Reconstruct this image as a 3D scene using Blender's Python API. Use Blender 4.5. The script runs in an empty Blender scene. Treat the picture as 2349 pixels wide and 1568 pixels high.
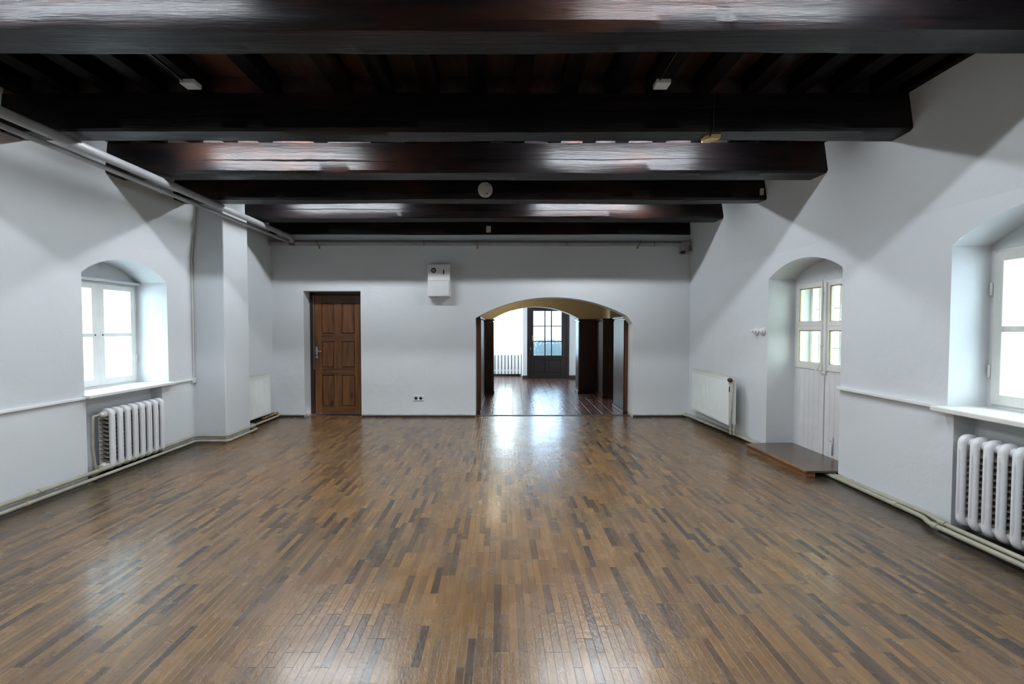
import bpy, bmesh, math, random
from mathutils import Vector, Matrix, noise
random.seed(7)
C = bpy.context.scene
COL = C.collection
PI = math.pi

# ------------------------------------------------------------------ camera, world, exposure
F_PX = 1044.0
cam_d = bpy.data.cameras.new('camera')
cam_d.sensor_width = 36.0
cam_d.lens = F_PX / 2349.0 * 36.0
cam_d.shift_x = (1174.5 - 1150.0) / 2349.0
cam_d.clip_start = 0.05
cam_d.clip_end = 200
cam = bpy.data.objects.new('camera', cam_d)
COL.objects.link(cam)
cam.location = (0, 0, 1.44)
cam.rotation_euler = (PI / 2 - math.atan(32.0 / F_PX), 0, 0)
C.camera = cam

world = bpy.data.worlds.new('overcast_sky')
C.world = world
world.use_nodes = True
bg = world.node_tree.nodes['Background']
bg.inputs['Color'].default_value = (0.80, 0.92, 1.0, 1)
bg.inputs['Strength'].default_value = 7.0

LAMP_POWER = 120.0          # emission of the fluorescent tubes
LAMP_COLOR = (0.87, 0.94, 1.0)
C.view_settings.view_transform = 'Standard'
C.view_settings.look = 'None'
C.view_settings.gamma = 1.0
C.view_settings.use_curve_mapping = False
C.view_settings.exposure = 1.13


C.cycles.use_light_tree = False
C.cycles.sample_clamp_indirect = 8.0
C.cycles.caustics_reflective = False
C.cycles.blur_glossy = 0.5


# ------------------------------------------------------------------ materials
class NT:
    def __init__(s, name):
        s.m = bpy.data.materials.new(name)
        s.m.use_nodes = True
        s.t = s.m.node_tree
        s.p = s.t.nodes['Principled BSDF']
        s.out = s.t.nodes['Material Output']

    def n(s, typ, **kw):
        nd = s.t.nodes.new(typ)
        for k, v in kw.items():
            if k.startswith('i_'):
                key = k[2:]
                key = int(key) if key.isdigit() else key.replace('_', ' ')
                s.set(nd.inputs[key], v)
            else:
                setattr(nd, k, v)
        return nd

    def set(s, inp, v):
        if isinstance(v, bpy.types.NodeSocket):
            s.t.links.new(v, inp)
        elif isinstance(v, tuple) and len(v) == 3 and inp.type == 'RGBA':
            inp.default_value = (*v, 1)
        else:
            inp.default_value = v

    def math(s, op, a, b=0.0, clamp=False):
        nd = s.n('ShaderNodeMath', operation=op, use_clamp=clamp)
        s.set(nd.inputs[0], a)
        s.set(nd.inputs[1], b)
        return nd.outputs[0]

    def ramp(s, fac, stops, interp='LINEAR'):
        nd = s.n('ShaderNodeValToRGB')
        cr = nd.color_ramp
        cr.interpolation = interp
        while len(cr.elements) < len(stops):
            cr.elements.new(0.5)
        for e, (p, c) in zip(cr.elements, stops):
            e.position = p
            e.color = (*c, 1) if len(c) == 3 else c
        s.set(nd.inputs[0], fac)
        return nd.outputs[0]

    def mix(s, fac, a, b, blend='MIX'):
        nd = s.n('ShaderNodeMix', data_type='RGBA', blend_type=blend)
        s.set(nd.inputs[0], fac)
        s.set(nd.inputs[6], a)
        s.set(nd.inputs[7], b)
        return nd.outputs[2]

    def noise(s, scale, detail=4, rough=0.5, stretch=(1, 1, 1), co='Object', dist=0.0):
        tc = s.n('ShaderNodeTexCoord')
        mp = s.n('ShaderNodeMapping')
        s.t.links.new(tc.outputs[co], mp.inputs[0])
        mp.inputs['Scale'].default_value = stretch
        nz = s.n('ShaderNodeTexNoise')
        s.t.links.new(mp.outputs[0], nz.inputs['Vector'])
        nz.inputs['Scale'].default_value = scale
        nz.inputs['Detail'].default_value = detail
        nz.inputs['Roughness'].default_value = rough
        nz.inputs['Distortion'].default_value = dist
        return nz.outputs['Fac']

    def bump(s, h, strength, dist=0.01, normal=None):
        b = s.n('ShaderNodeBump')
        b.inputs['Strength'].default_value = strength
        b.inputs['Distance'].default_value = dist
        s.set(b.inputs['Height'], h)
        if normal is not None:
            s.set(b.inputs['Normal'], normal)
        return b.outputs[0]

    def fin(s, color=None, rough=None, normal=None, **kw):
        p = s.p
        if color is not None:
            s.set(p.inputs['Base Color'], color)
        if rough is not None:
            s.set(p.inputs['Roughness'], rough)
        if normal is not None:
            s.set(p.inputs['Normal'], normal)
        for k, v in kw.items():
            s.set(p.inputs[k.replace('_', ' ')], v)
        return s.m


def simple(name, col, rough=0.5, var=0.08, scale=8, bump=0.0, bscale=60, **kw):
    t = NT(name)
    nz = t.noise(scale, 5)
    dark = tuple(c * (1 - var) for c in col)
    lite = tuple(min(1, c * (1 + var)) for c in col)
    c = t.ramp(nz, [(0.3, dark), (0.7, lite)])
    nrm = t.bump(t.noise(bscale, 4), bump, 0.004) if bump else None
    return t.fin(c, rough, nrm, **kw)


def mat_plaster(name, col, grime=True):
    t = NT(name)
    big = t.noise(1.1, 4, 0.55)
    c = t.ramp(big, [(0.3, tuple(v * 0.955 for v in col)), (0.7, col)])
    spots = t.noise(2.3, 6, 0.7, (1, 1, 0.6))
    c = t.mix(t.ramp(spots, [(0.66, (0, 0, 0)), (0.76, (0.35, 0.35, 0.35))]), c, tuple(v * f for v, f in zip(col, (0.93, 0.90, 0.86))))
    if grime:
        tc = t.n('ShaderNodeTexCoord')
        sp = t.n('ShaderNodeSeparateXYZ')
        t.t.links.new(tc.outputs['Object'], sp.inputs[0])
        low = t.math('LESS_THAN', t.math('ADD', sp.outputs[2], t.math('MULTIPLY', t.noise(9, 5, 0.7), -0.06)), 0.012)
        c = t.mix(t.math('MULTIPLY', low, 0.5), c, (0.22, 0.16, 0.10))
    b1 = t.noise(5, 3, 0.5)
    b2 = t.noise(38, 5, 0.65)
    h = t.math('ADD', b1, t.math('MULTIPLY', b2, 0.16))
    return t.fin(c, 0.62, t.bump(h, 0.24, 0.03), Specular_IOR_Level=0.25)


def mat_beam(name, axis='x', lighter=1.0, spec=0.17):
    t = NT(name)
    st = {'x': (0.5, 7, 7), 'y': (7, 0.5, 7), 'z': (7, 7, 0.5)}[axis]
    g = t.noise(3.0, 7, 0.62, st, dist=0.25)
    g2 = t.noise(14.0, 4, 0.6, st)
    blot = t.noise(2.2, 5, 0.6, tuple(0.4 if v < 1 else 1 for v in st))
    L = lighter * 0.6
    c = t.ramp(g, [(0.25, (0.005 * L, 0.005 * L, 0.006 * L)), (0.55, (0.014 * L, 0.011 * L, 0.012 * L)), (0.8, (0.034 * L, 0.020 * L, 0.017 * L))])
    c = t.mix(t.ramp(blot, [(0.52, (0, 0, 0)), (0.72, (0.7, 0.7, 0.7))]), c, (0.062 * L, 0.022 * L, 0.011 * L))
    crack = t.ramp(g2, [(0.30, (0, 0, 0)), (0.36, (1, 1, 1))])
    c = t.mix(crack, (0.003, 0.002, 0.002), c)
    rr = t.ramp(t.noise(5, 5, 0.6, st), [(0.3, (0.26, 0.26, 0.26)), (0.75, (0.46, 0.46, 0.46))])
    h = t.math('ADD', g, t.math('MULTIPLY', g2, 0.35))
    return t.fin(c, rr, t.bump(h, 0.4, 0.012), Specular_IOR_Level=spec)


def mat_wood(name, c0, c1, axis='z', rough=0.38, knots=True):
    t = NT(name)
    st = {'x': (0.6, 9, 9), 'y': (9, 0.6, 9), 'z': (9, 9, 0.6)}[axis]
    g = t.noise(2.4, 6, 0.6, st, dist=0.4)
    c = t.ramp(g, [(0.3, c0), (0.7, c1)])
    if knots:
        k = t.noise(3.2, 2, 0.4, tuple(0.55 if v < 1 else 1.5 for v in st))
        c = t.mix(t.ramp(k, [(0.70, (0, 0, 0)), (0.76, (1, 1, 1))]), c, tuple(v * 0.18 for v in c0))
    return t.fin(c, rough, t.bump(g, 0.15, 0.006), Specular_IOR_Level=0.45)


def mat_floor():
    t = NT('strip_parquet')
    tc = t.n('ShaderNodeTexCoord')
    sp = t.n('ShaderNodeSeparateXYZ')
    t.t.links.new(tc.outputs['Object'], sp.inputs[0])
    x, y = sp.outputs[0], sp.outputs[1]
    side = t.math('MAXIMUM', t.math('GREATER_THAN', x, 2.82), t.math('LESS_THAN', x, -3.42))
    # border boards lie across, slightly skewed
    a = math.radians(9)
    bx = t.math('ADD', t.math('MULTIPLY', y, math.cos(a)), t.math('MULTIPLY', t.math('ABSOLUTE', x), math.sin(a)))
    by = t.math('SUBTRACT', t.math('MULTIPLY', t.math('ABSOLUTE', x), math.cos(a)), t.math('MULTIPLY', y, math.sin(a)))

    def sel(p, q):
        nd = t.n('ShaderNodeMix', data_type='FLOAT')
        t.set(nd.inputs[0], side)
        t.set(nd.inputs[2], p)
        t.set(nd.inputs[3], q)
        return nd.outputs[0]
    u, v = sel(x, bx), sel(y, by)
    W, L = 0.0385, 0.27
    us = t.math('DIVIDE', u, W)
    i = t.math('FLOOR', us)
    fu = t.math('FRACT', us)
    wn = t.n('ShaderNodeTexWhiteNoise', noise_dimensions='1D')
    t.set(wn.inputs['W'], t.math('ADD', i, 0.5))
    off = t.math('MULTIPLY', t.math('FLOOR', t.math('MULTIPLY', wn.outputs['Value'], 3.0)), 1 / 3.0)
    vs = t.math('ADD', t.math('DIVIDE', v, L), off)
    j = t.math('FLOOR', vs)
    fv = t.math('FRACT', vs)
    cmb = t.n('ShaderNodeCombineXYZ')
    t.set(cmb.inputs[0], t.math('ADD', i, 0.5))
    t.set(cmb.inputs[1], t.math('ADD', j, 0.5))
    w2 = t.n('ShaderNodeTexWhiteNoise', noise_dimensions='2D')
    t.set(w2.inputs['Vector'], cmb.outputs[0])
    r = w2.outputs['Value']
    col = t.ramp(r, [(0.0, (0.045, 0.031, 0.023)), (0.07, (0.055, 0.036, 0.025)), (0.14, (0.10, 0.060, 0.033)), (0.24, (0.15, 0.088, 0.042)),
                     (0.45, (0.195, 0.112, 0.048)), (0.7, (0.235, 0.132, 0.053)), (0.9, (0.27, 0.152, 0.058)), (1.0, (0.155, 0.078, 0.030))])
    # grain within the board
    cv = t.n('ShaderNodeCombineXYZ')
    t.set(cv.inputs[0], t.math('MULTIPLY', u, 60))
    t.set(cv.inputs[1], t.math('MULTIPLY', v, 5))
    t.set(cv.inputs[2], t.math('MULTIPLY', r, 40))
    gn = t.n('ShaderNodeTexNoise')
    t.set(gn.inputs['Vector'], cv.outputs[0])
    gn.inputs['Scale'].default_value = 1.0
    gn.inputs['Detail'].default_value = 5
    gcol = t.ramp(gn.outputs['Fac'], [(0.3, (0.70, 0.70, 0.72)), (0.7, (1.18, 1.15, 1.1))])
    col = t.mix(1.0, col, gcol, 'MULTIPLY')
    col = t.mix(1.0, col, (0.84, 0.85, 0.88), 'MULTIPLY')
    # worn, greyed and dirty patches
    w = t.noise(1.3, 6, 0.62)
    col = t.mix(t.ramp(w, [(0.35, (0, 0, 0)), (0.8, (0.6, 0.6, 0.6))]), col, (0.125, 0.096, 0.070))
    w3 = t.noise(0.55, 3, 0.5)
    col = t.mix(t.ramp(w3, [(0.42, (0, 0, 0)), (0.72, (0.45, 0.45, 0.45))]), col, (0.21, 0.092, 0.026))
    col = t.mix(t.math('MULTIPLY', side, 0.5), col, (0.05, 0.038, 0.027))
    # dirt along the two long walls
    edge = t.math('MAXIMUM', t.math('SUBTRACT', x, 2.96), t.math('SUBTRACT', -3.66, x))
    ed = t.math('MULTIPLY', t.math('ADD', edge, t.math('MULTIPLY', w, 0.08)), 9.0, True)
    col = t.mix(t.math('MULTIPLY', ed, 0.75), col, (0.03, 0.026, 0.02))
    ea = t.math('MINIMUM', fu, t.math('SUBTRACT', 1.0, fu))
    eb = t.math('MULTIPLY', t.math('MINIMUM', fv, t.math('SUBTRACT', 1.0, fv)), L / W)
    gap = t.math('MINIMUM', ea, eb)
    gm = t.ramp(gap, [(0.0, (0, 0, 0)), (0.045, (1, 1, 1))])
    col = t.mix(gm, t.mix(0.62, col, (0.03, 0.024, 0.02)), col)
    rgh = t.ramp(t.noise(3.5, 6, 0.65), [(0.3, (0.17, 0.17, 0.17)), (0.7, (0.34, 0.34, 0.34))])
    hb = t.math('ADD', t.math('MULTIPLY', gm, 0.5), t.math('MULTIPLY', r, 0.25))
    n1 = t.bump(hb, 0.35, 0.004)
    n2 = t.bump(t.noise(40, 4, 0.6, (1.5, 0.8, 1)), 0.42, 0.005, n1)
    return t.fin(col, rgh, n2, Specular_IOR_Level=0.42, Coat_Weight=0.22, Coat_Roughness=0.16)


def mat_tiles():
    t = NT('glazed_clay_tiles')
    tc = t.n('ShaderNodeTexCoord')
    mp = t.n('ShaderNodeMapping')
    t.t.links.new(tc.outputs['Object'], mp.inputs[0])
    mp.inputs['Rotation'].default_value = (0, 0, math.radians(91.5))
    br = t.n('ShaderNodeTexBrick')
    t.t.links.new(mp.outputs[0], br.inputs['Vector'])
    br.inputs['Scale'].default_value = 1.0
    br.inputs['Brick Width'].default_value = 0.23
    br.inputs['Row Height'].default_value = 0.185
    br.inputs['Mortar Size'].default_value = 0.015
    br.inputs['Mortar Smooth'].default_value = 0.4
    br.offset = 0.5
    br.inputs['Color1'].default_value = (0.20, 0.085, 0.062, 1)
    br.inputs['Color2'].default_value = (0.11, 0.065, 0.058, 1)
    br.inputs['Mortar'].default_value = (0.012, 0.010, 0.011, 1)
    c = t.mix(t.ramp(t.noise(7, 5, 0.6), [(0.4, (0, 0, 0)), (0.7, (0.6, 0.6, 0.6))]), br.outputs[0], (0.06, 0.045, 0.045))
    h = t.math('ADD', t.math('MULTIPLY', br.outputs['Fac'], -1.0), t.math('MULTIPLY', t.noise(12, 3), 0.5))
    return t.fin(c, 0.24, t.bump(h, 0.9, 0.012), Specular_IOR_Level=0.6)


def mat_glass(name, tint=(0.93, 0.97, 0.97), wavy=0.0):
    t = NT(name)
    tr = t.n('ShaderNodeBsdfTransparent')
    tr.inputs[0].default_value = (*tint, 1)
    gl = t.n('ShaderNodeBsdfGlossy')
    gl.inputs['Roughness'].default_value = 0.02
    lw = t.n('ShaderNodeLayerWeight')
    lw.inputs['Blend'].default_value = 0.5
    fac = t.math('ADD', t.math('MULTIPLY', t.math('POWER', lw.outputs['Facing'], 4.0), 0.6), 0.04)
    mx = t.n('ShaderNodeMixShader')
    t.t.links.new(fac, mx.inputs[0])
    t.t.links.new(tr.outputs[0], mx.inputs[1])
    t.t.links.new(gl.outputs[0], mx.inputs[2])
    t.t.links.new(mx.outputs[0], t.out.inputs[0])
    return t.m


def mat_rippled_glass():
    t = NT('rippled_glass')
    h = t.noise(16, 4, 0.6, (1.3, 1, 0.45), dist=0.6)
    return t.fin((0.62, 0.78, 0.95), 0.04, t.bump(h, 0.35, 0.015), Transmission_Weight=1.0, IOR=1.45)


def mat_emit(name, col, strength):
    t = NT(name)
    e = t.n('ShaderNodeEmission')
    e.inputs[0].default_value = (*col, 1)
    e.inputs[1].default_value = strength
    t.t.links.new(e.outputs[0], t.out.inputs[0])
    return t.m


WHITE = (0.628, 0.648, 0.664)
M = dict(
    plaster=mat_plaster('white_plaster', WHITE),
    hallplaster=mat_plaster('hall_plaster', (0.72, 0.73, 0.73), False),
    ochre=mat_plaster('ochre_plaster', (0.52, 0.47, 0.33), False),
    beam=mat_beam('stained_beam', 'x'),
    joist=mat_beam('stained_joist', 'y', 0.6, 0.03),
    floor=mat_floor(),
    tiles=mat_tiles(),
    pine=mat_wood('stained_pine', (0.050, 0.018, 0.005), (0.180, 0.070, 0.018), 'z', 0.45),
    pineh=mat_wood('stained_pine_rail', (0.042, 0.015, 0.005), (0.145, 0.055, 0.015), 'x', 0.45),
    darkpine=mat_wood('dark_pine', (0.014, 0.006, 0.004), (0.035, 0.013, 0.007), 'z', 0.45),
    stepwood=mat_wood('step_top_wood', (0.07, 0.048, 0.034), (0.13, 0.088, 0.058), 'x', 0.25, False),
    stepedge=mat_wood('step_edge_wood', (0.10, 0.045, 0.014), (0.24, 0.105, 0.03), 'y', 0.4, False),
    hallwood=mat_wood('hall_panel_wood', (0.014, 0.006, 0.004), (0.045, 0.017, 0.010), 'z', 0.38, False),
    hallendwood=mat_wood('hall_end_board', (0.05, 0.018, 0.007), (0.13, 0.045, 0.014), 'z', 0.35),  # lighter, browner wood of the panelling end boards
    halldoor=simple('brown_door_paint', (0.016, 0.011, 0.011), 0.4, 0.15),
    white=simple('white_paint', (0.72, 0.73, 0.72), 0.38, 0.04, 6, 0.15, 40),
    cream=simple('cream_paint', (0.62, 0.60, 0.52), 0.4, 0.06, 6, 0.1, 40),
    oldwhite=simple('old_white_paint', (0.70, 0.69, 0.65), 0.42, 0.06, 8, 0.3, 30),
    boards=simple('white_board_paint', (0.66, 0.655, 0.66), 0.45, 0.04, 8, 0.2, 30),
    radiator=simple('radiator_enamel', (0.72, 0.725, 0.74), 0.35, 0.04, 12, 0.2, 50),
    panelrad=simple('panel_radiator_enamel', (0.70, 0.73, 0.71), 0.35, 0.03, 5),
    pipe=simple('beige_pipe_paint', (0.33, 0.31, 0.235), 0.4, 0.15, 9, 0.3, 40),
    greypipe=simple('grey_pipe_paint', (0.29, 0.29, 0.30), 0.45, 0.08, 7, 0.15, 40),
    fin=simple('dusty_shaded_fin_paint', (0.20, 0.185, 0.155), 0.5, 0.15, 10),  # dust tone, darkened further to paint in the shade between columns
    steel=simple('brushed_steel', (0.45, 0.46, 0.48), 0.3, 0.08, 20, Metallic=0.9),
    iron=simple('dark_iron', (0.05, 0.045, 0.045), 0.5, 0.2, 20),
    brass=simple('aged_brass', (0.30, 0.22, 0.10), 0.45, 0.3, 40, Metallic=0.5),
    black=simple('black_plastic', (0.01, 0.01, 0.012), 0.35, 0.1, 20),
    rust=simple('rusty_brown', (0.06, 0.02, 0.015), 0.6, 0.3, 30),
    plastic=simple('ivory_plastic', (0.46, 0.45, 0.37), 0.4, 0.04, 10),
    greyplastic=simple('grey_plastic', (0.34, 0.34, 0.34), 0.4, 0.04, 10),
    whiteplastic=simple('white_plastic', (0.66, 0.67, 0.68), 0.35, 0.03, 10),
    yellowbox=simple('yellowed_plastic', (0.62, 0.46, 0.20), 0.4, 0.05, 10),
    metercase=simple('meter_case_enamel', (0.70, 0.68, 0.67), 0.35, 0.03, 10),
    porcelain=simple('white_porcelain', (0.78, 0.79, 0.80), 0.12, 0.02, 10),
    baseboard=simple('dark_baseboard_wood', (0.035, 0.026, 0.022), 0.5, 0.2, 12),
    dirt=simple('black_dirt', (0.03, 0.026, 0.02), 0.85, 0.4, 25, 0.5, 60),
    foam=simple('orange_sealing_foam', (0.30, 0.18, 0.05), 0.8, 0.3, 30, 0.6, 60),
    crack=simple('dark_crack', (0.004, 0.003, 0.003), 0.95, 0.2, 20, Specular_IOR_Level=0.0),
    ground=simple('pale_ground', (0.78, 0.80, 0.82), 0.9, 0.15, 2),
    hedge=simple('dark_hedge', (0.020, 0.032, 0.030), 0.8, 0.5, 12, 0.6, 20),
    bark=simple('dark_bark', (0.05, 0.05, 0.055), 0.8, 0.4, 12, 0.6, 30),
    glass=mat_glass('window_glass'),
    oldglass=mat_glass('old_window_glass', (0.93, 0.95, 0.91)),
    ripple=mat_rippled_glass(),
    lamp=mat_emit('fluorescent_tube', LAMP_COLOR, LAMP_POWER),
)


# ------------------------------------------------------------------ mesh helpers
class MB:
    def __init__(s):
        s.v, s.f, s.sm = [], [], []

    def add(s, vs, fs, smooth=False):
        o = len(s.v)
        s.v += [tuple(p) for p in vs]
        s.f += [tuple(o + i for i in f) for f in fs]
        s.sm += [smooth] * len(fs)
        return s

    def box(s, x0, x1, y0, y1, z0, z1):
        x0, x1 = min(x0, x1), max(x0, x1)
        y0, y1 = min(y0, y1), max(y0, y1)
        z0, z1 = min(z0, z1), max(z0, z1)
        return s.add([(x0, y0, z0), (x1, y0, z0), (x1, y1, z0), (x0, y1, z0), (x0, y0, z1), (x1, y0, z1), (x1, y1, z1), (x0, y1, z1)],
                     [(0, 3, 2, 1), (4, 5, 6, 7), (0, 1, 5, 4), (1, 2, 6, 5), (2, 3, 7, 6), (3, 0, 4, 7)])

    def rbox(s, x0, x1, y0, y1, z0, z1, b=0.004):
        """box with chamfered edges"""
        bm = bmesh.new()
        bmesh.ops.create_cube(bm, size=1)
        for v in bm.verts:
            v.co = Vector(((x0 + x1) / 2 + v.co.x * (x1 - x0), (y0 + y1) / 2 + v.co.y * (y1 - y0), (z0 + z1) / 2 + v.co.z * (z1 - z0)))
        b = min(b, abs(x1 - x0) * .45, abs(y1 - y0) * .45, abs(z1 - z0) * .45)
        bmesh.ops.bevel(bm, geom=bm.edges[:], offset=b, segments=2, affect='EDGES', profile=0.5)
        bm.verts.index_update()
        s.add([v.co[:] for v in bm.verts], [[v.index for v in f.verts] for f in bm.faces])
        bm.free()
        return s

    def quad(s, a, b, c, d):
        return s.add([a, b, c, d], [(0, 1, 2, 3)])

    def tube(s, pts, r, n=12, caps=True):
        pts = [Vector(p) for p in pts]
        rr = r if isinstance(r, (list, tuple)) else [r] * len(pts)
        rings, prev = [], None
        vs, fs = [], []
        for k, p in enumerate(pts):
            if k == 0:
                t = pts[1] - p
            elif k == len(pts) - 1:
                t = p - pts[k - 1]
            else:
                t = (pts[k + 1] - p).normalized() + (p - pts[k - 1]).normalized()
            t.normalize()
            if prev is None:
                a = Vector((0, 0, 1)) if abs(t.z) < 0.9 else Vector((1, 0, 0))
                u = t.cross(a).normalized()
            else:
                u = (prev - t * prev.dot(t)).normalized()
            prev = u
            w = t.cross(u)
            sc = 1.0
            if 0 < k < len(pts) - 1:
                d = (pts[k + 1] - p).normalized().dot((p - pts[k - 1]).normalized())
                sc = 1 / max(0.5, math.sqrt((1 + d) / 2))
            for q in range(n):
                an = 2 * PI * q / n
                vs.append(p + (u * math.cos(an) * sc + w * math.sin(an)) * rr[k] if sc == 1 else p + (u * math.cos(an) + w * math.sin(an)) * rr[k])
        m = len(pts)
        for k in range(m - 1):
            for q in range(n):
                fs.append((k * n + q, k * n + (q + 1) % n, (k + 1) * n + (q + 1) % n, (k + 1) * n + q))
        s.add(vs, fs, True)
        if caps:
            o = len(s.v) - len(vs)
            s.f.append(tuple(o + q for q in reversed(range(n))))
            s.f.append(tuple(o + (m - 1) * n + q for q in range(n)))
            s.sm += [False, False]
        return s

    def lathe(s, prof, origin, axis, n=24):
        """prof: list of (r, d) along axis"""
        ax = Vector(axis).normalized()
        a = Vector((0, 0, 1)) if abs(ax.z) < 0.9 else Vector((1, 0, 0))
        u = ax.cross(a).normalized()
        w = ax.cross(u)
        o = Vector(origin)
        vs, fs = [], []
        for r, d in prof:
            for q in range(n):
                an = 2 * PI * q / n
                vs.append(o + ax * d + (u * math.cos(an) + w * math.sin(an)) * max(r, 1e-4))
        for k in range(len(prof) - 1):
            for q in range(n):
                fs.append((k * n + q, k * n + (q + 1) % n, (k + 1) * n + (q + 1) % n, (k + 1) * n + q))
        fs.append(tuple(reversed(range(n))))
        fs.append(tuple((len(prof) - 1) * n + q for q in range(n)))
        return s.add(vs, fs, True)

    def build(s, name, mat, parent=None, weld=True):
        me = bpy.data.meshes.new(name)
        me.from_pydata(s.v, [], s.f)
        me.polygons.foreach_set('use_smooth', s.sm)
        bm = bmesh.new()
        bm.from_mesh(me)
        if weld:
            bmesh.ops.remove_doubles(bm, verts=bm.verts, dist=1e-5)
        bmesh.ops.recalc_face_normals(bm, faces=bm.faces)
        if any(s.sm):
            for e in bm.edges:
                if len(e.link_faces) == 2 and e.calc_face_angle(0.0) > math.radians(40):
                    e.smooth = False
        bm.to_mesh(me)
        bm.free()
        me.update()
        me.materials.append(mat)
        o = bpy.data.objects.new(name, me)
        COL.objects.link(o)
        if parent is not None:
            o.parent = parent
        return o


def tag(o, label=None, cat=None, group=None, kind=None):
    if label:
        o['label'] = label
    if cat:
        o['category'] = cat
    if group:
        o['group'] = group
    if kind:
        o['kind'] = kind
    return o


def empty(name, loc, rz=0.0):
    o = bpy.data.objects.new(name, None)
    o.empty_display_size = 0.1
    COL.objects.link(o)
    o.location = loc
    o.rotation_euler = (0, 0, rz)
    return o


def copy_tree(o, parent=None):
    c = o.copy()
    COL.objects.link(c)
    c.parent = parent
    for ch in [k for k in bpy.data.objects if k.parent == o]:
        copy_tree(ch, c)
    return c


def arc(s0, s1, spring, rise):
    """segmental arch height as a function of s"""
    half = (s1 - s0) / 2
    R = (half * half + rise * rise) / (2 * rise)
    mid = (s0 + s1) / 2
    return lambda s: spring + math.sqrt(max(0, R * R - (s - mid) ** 2)) - (R - rise)


def const(v):
    return lambda s: v


class Wall:
    """A wall sheet with openings. P(s, h, d): position along the wall, height, depth into the wall."""
    def __init__(w, P, s0, s1, h1, h0=0.0):
        w.P, w.s0, w.s1, w.h0, w.h1 = P, s0, s1, h0, h1
        w.op = []
        w.mb = MB()
        w.extra = []

    ROWS = [0.3, 0.6, 1.0, 1.4, 1.8, 2.3, 2.55, 2.8, 3.1]

    def opening(w, s0, s1, lo, top):
        w.op.append((s0, s1, lo, top if callable(top) else const(top)))

    def front(w, nstep=0.25):
        br = {w.s0, w.s1, *w.extra}
        for s0, s1, lo, top in w.op:
            br |= {s0, s1}
            curved = abs(top((s0 + s1) / 2) - top(s0)) > 1e-4
            if curved:
                for k in range(1, 28):
                    br.add(s0 + (s1 - s0) * k / 28)
        br = sorted(br)
        full = []
        for a, b in zip(br, br[1:]):
            full.append(a)
            n = int((b - a) / nstep)
            for k in range(1, n + 1):
                full.append(a + (b - a) * k / (n + 1))
        full.append(br[-1])
        for a, b in zip(full, full[1:]):
            m = (a + b) / 2
            ops = sorted([o for o in w.op if o[0] < m < o[1]], key=lambda o: o[2])
            cur = (w.h0, w.h0)
            ints = []
            for o in ops:
                if o[2] > cur[0] + 1e-6:
                    ints.append((cur, (o[2], o[2])))
                cur = (o[3](a), o[3](b))
            ints.append((cur, (w.h1, w.h1)))
            for (la, lb), (ha, hb) in ints:
                lo_, hi_ = max(la, lb), min(ha, hb)
                rows = [h for h in w.ROWS if lo_ + 0.02 < h < hi_ - 0.02]
                zs = [(la, lb)] + [(h, h) for h in rows] + [(ha, hb)]
                for (p0, q0), (p1, q1) in zip(zs, zs[1:]):
                    w.mb.quad(w.P(a, p0, 0), w.P(b, q0, 0), w.P(b, q1, 0), w.P(a, p1, 0))

    def outline(w, s0, s1, lo, top, n=28):
        top = top if callable(top) else const(top)
        curved = abs(top((s0 + s1) / 2) - top(s0)) > 1e-4
        n = n if curved else 1
        pts = [(s0, lo)] + [(s0 + (s1 - s0) * k / n, top(s0 + (s1 - s0) * k / n)) for k in range(n + 1)] + [(s1, lo)]
        return pts

    def reveal(w, s0, s1, lo, top, d0, d1, bottom=False, mb=None):
        pts = w.outline(s0, s1, lo, top)
        if bottom:
            pts.append(pts[0])
        mb = mb or w.mb
        for (a, ha), (b, hb) in zip(pts, pts[1:]):
            for k in range(3):
                e0 = d0 + (d1 - d0) * k / 3
                e1 = d0 + (d1 - d0) * (k + 1) / 3
                mb.quad(w.P(a, ha, e0), w.P(b, hb, e0), w.P(b, hb, e1), w.P(a, ha, e1))

    def plate(w, s0, s1, lo, top, d, hole=None, mb=None, n=28):
        """sheet at depth d from lo to top(s); hole = (a, b, l, h)"""
        top = top if callable(top) else const(top)
        mb = mb or w.mb
        br = {s0 + (s1 - s0) * k / n for k in range(n + 1)} | {s0, s1}
        if hole:
            br |= {hole[0], hole[1]}
        br = sorted(br)
        for a, b in zip(br, br[1:]):
            if b - a < 1e-6:
                continue
            m = (a + b) / 2
            seg = [(lo, lo, top(a), top(b))]
            if hole and hole[0] < m < hole[1]:
                seg = []
                if hole[2] > lo + 1e-5:
                    seg.append((lo, lo, hole[2], hole[2]))
                if top(m) > hole[3] + 1e-5:
                    seg.append((hole[3], hole[3], max(hole[3], top(a)), max(hole[3], top(b))))
            for l0, l1, h0, h1 in seg:
                mb.quad(w.P(a, l0, d), w.P(b, l1, d), w.P(b, h1, d), w.P(a, h0, d))


def interp(tab, y):
    if y <= tab[0][0]:
        return tab[0][1]
    for (a, va), (b, vb) in zip(tab, tab[1:]):
        if y <= b:
            return va + (vb - va) * (y - a) / (b - a)
    return tab[-1][1]


D = 7.33            # back wall
Y_BACK = -4.2       # wall behind the camera
H_JOIST = 3.21
H_BEAM = 2.93
H_CEIL = 3.34
XR = [(-5, 3.20), (3.2, 3.20), (4.3, 3.235), (5.45, 3.17), (7.4, 3.03)]


def lean(h, amt):
    return amt * max(0.0, h - 2.3) / 0.65


def PR(s, h, d):
    return (interp(XR, s) - lean(h, 0.10 if s < 6.5 else 0.10 * max(0.3, 1 - (s - 6.5))) + d, s, h)


def PL(s, h, d):
    return (-3.87 + lean(h, 0.07) - d, s, h)


def PB(s, h, d):
    return (s, D + d, h)


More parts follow.
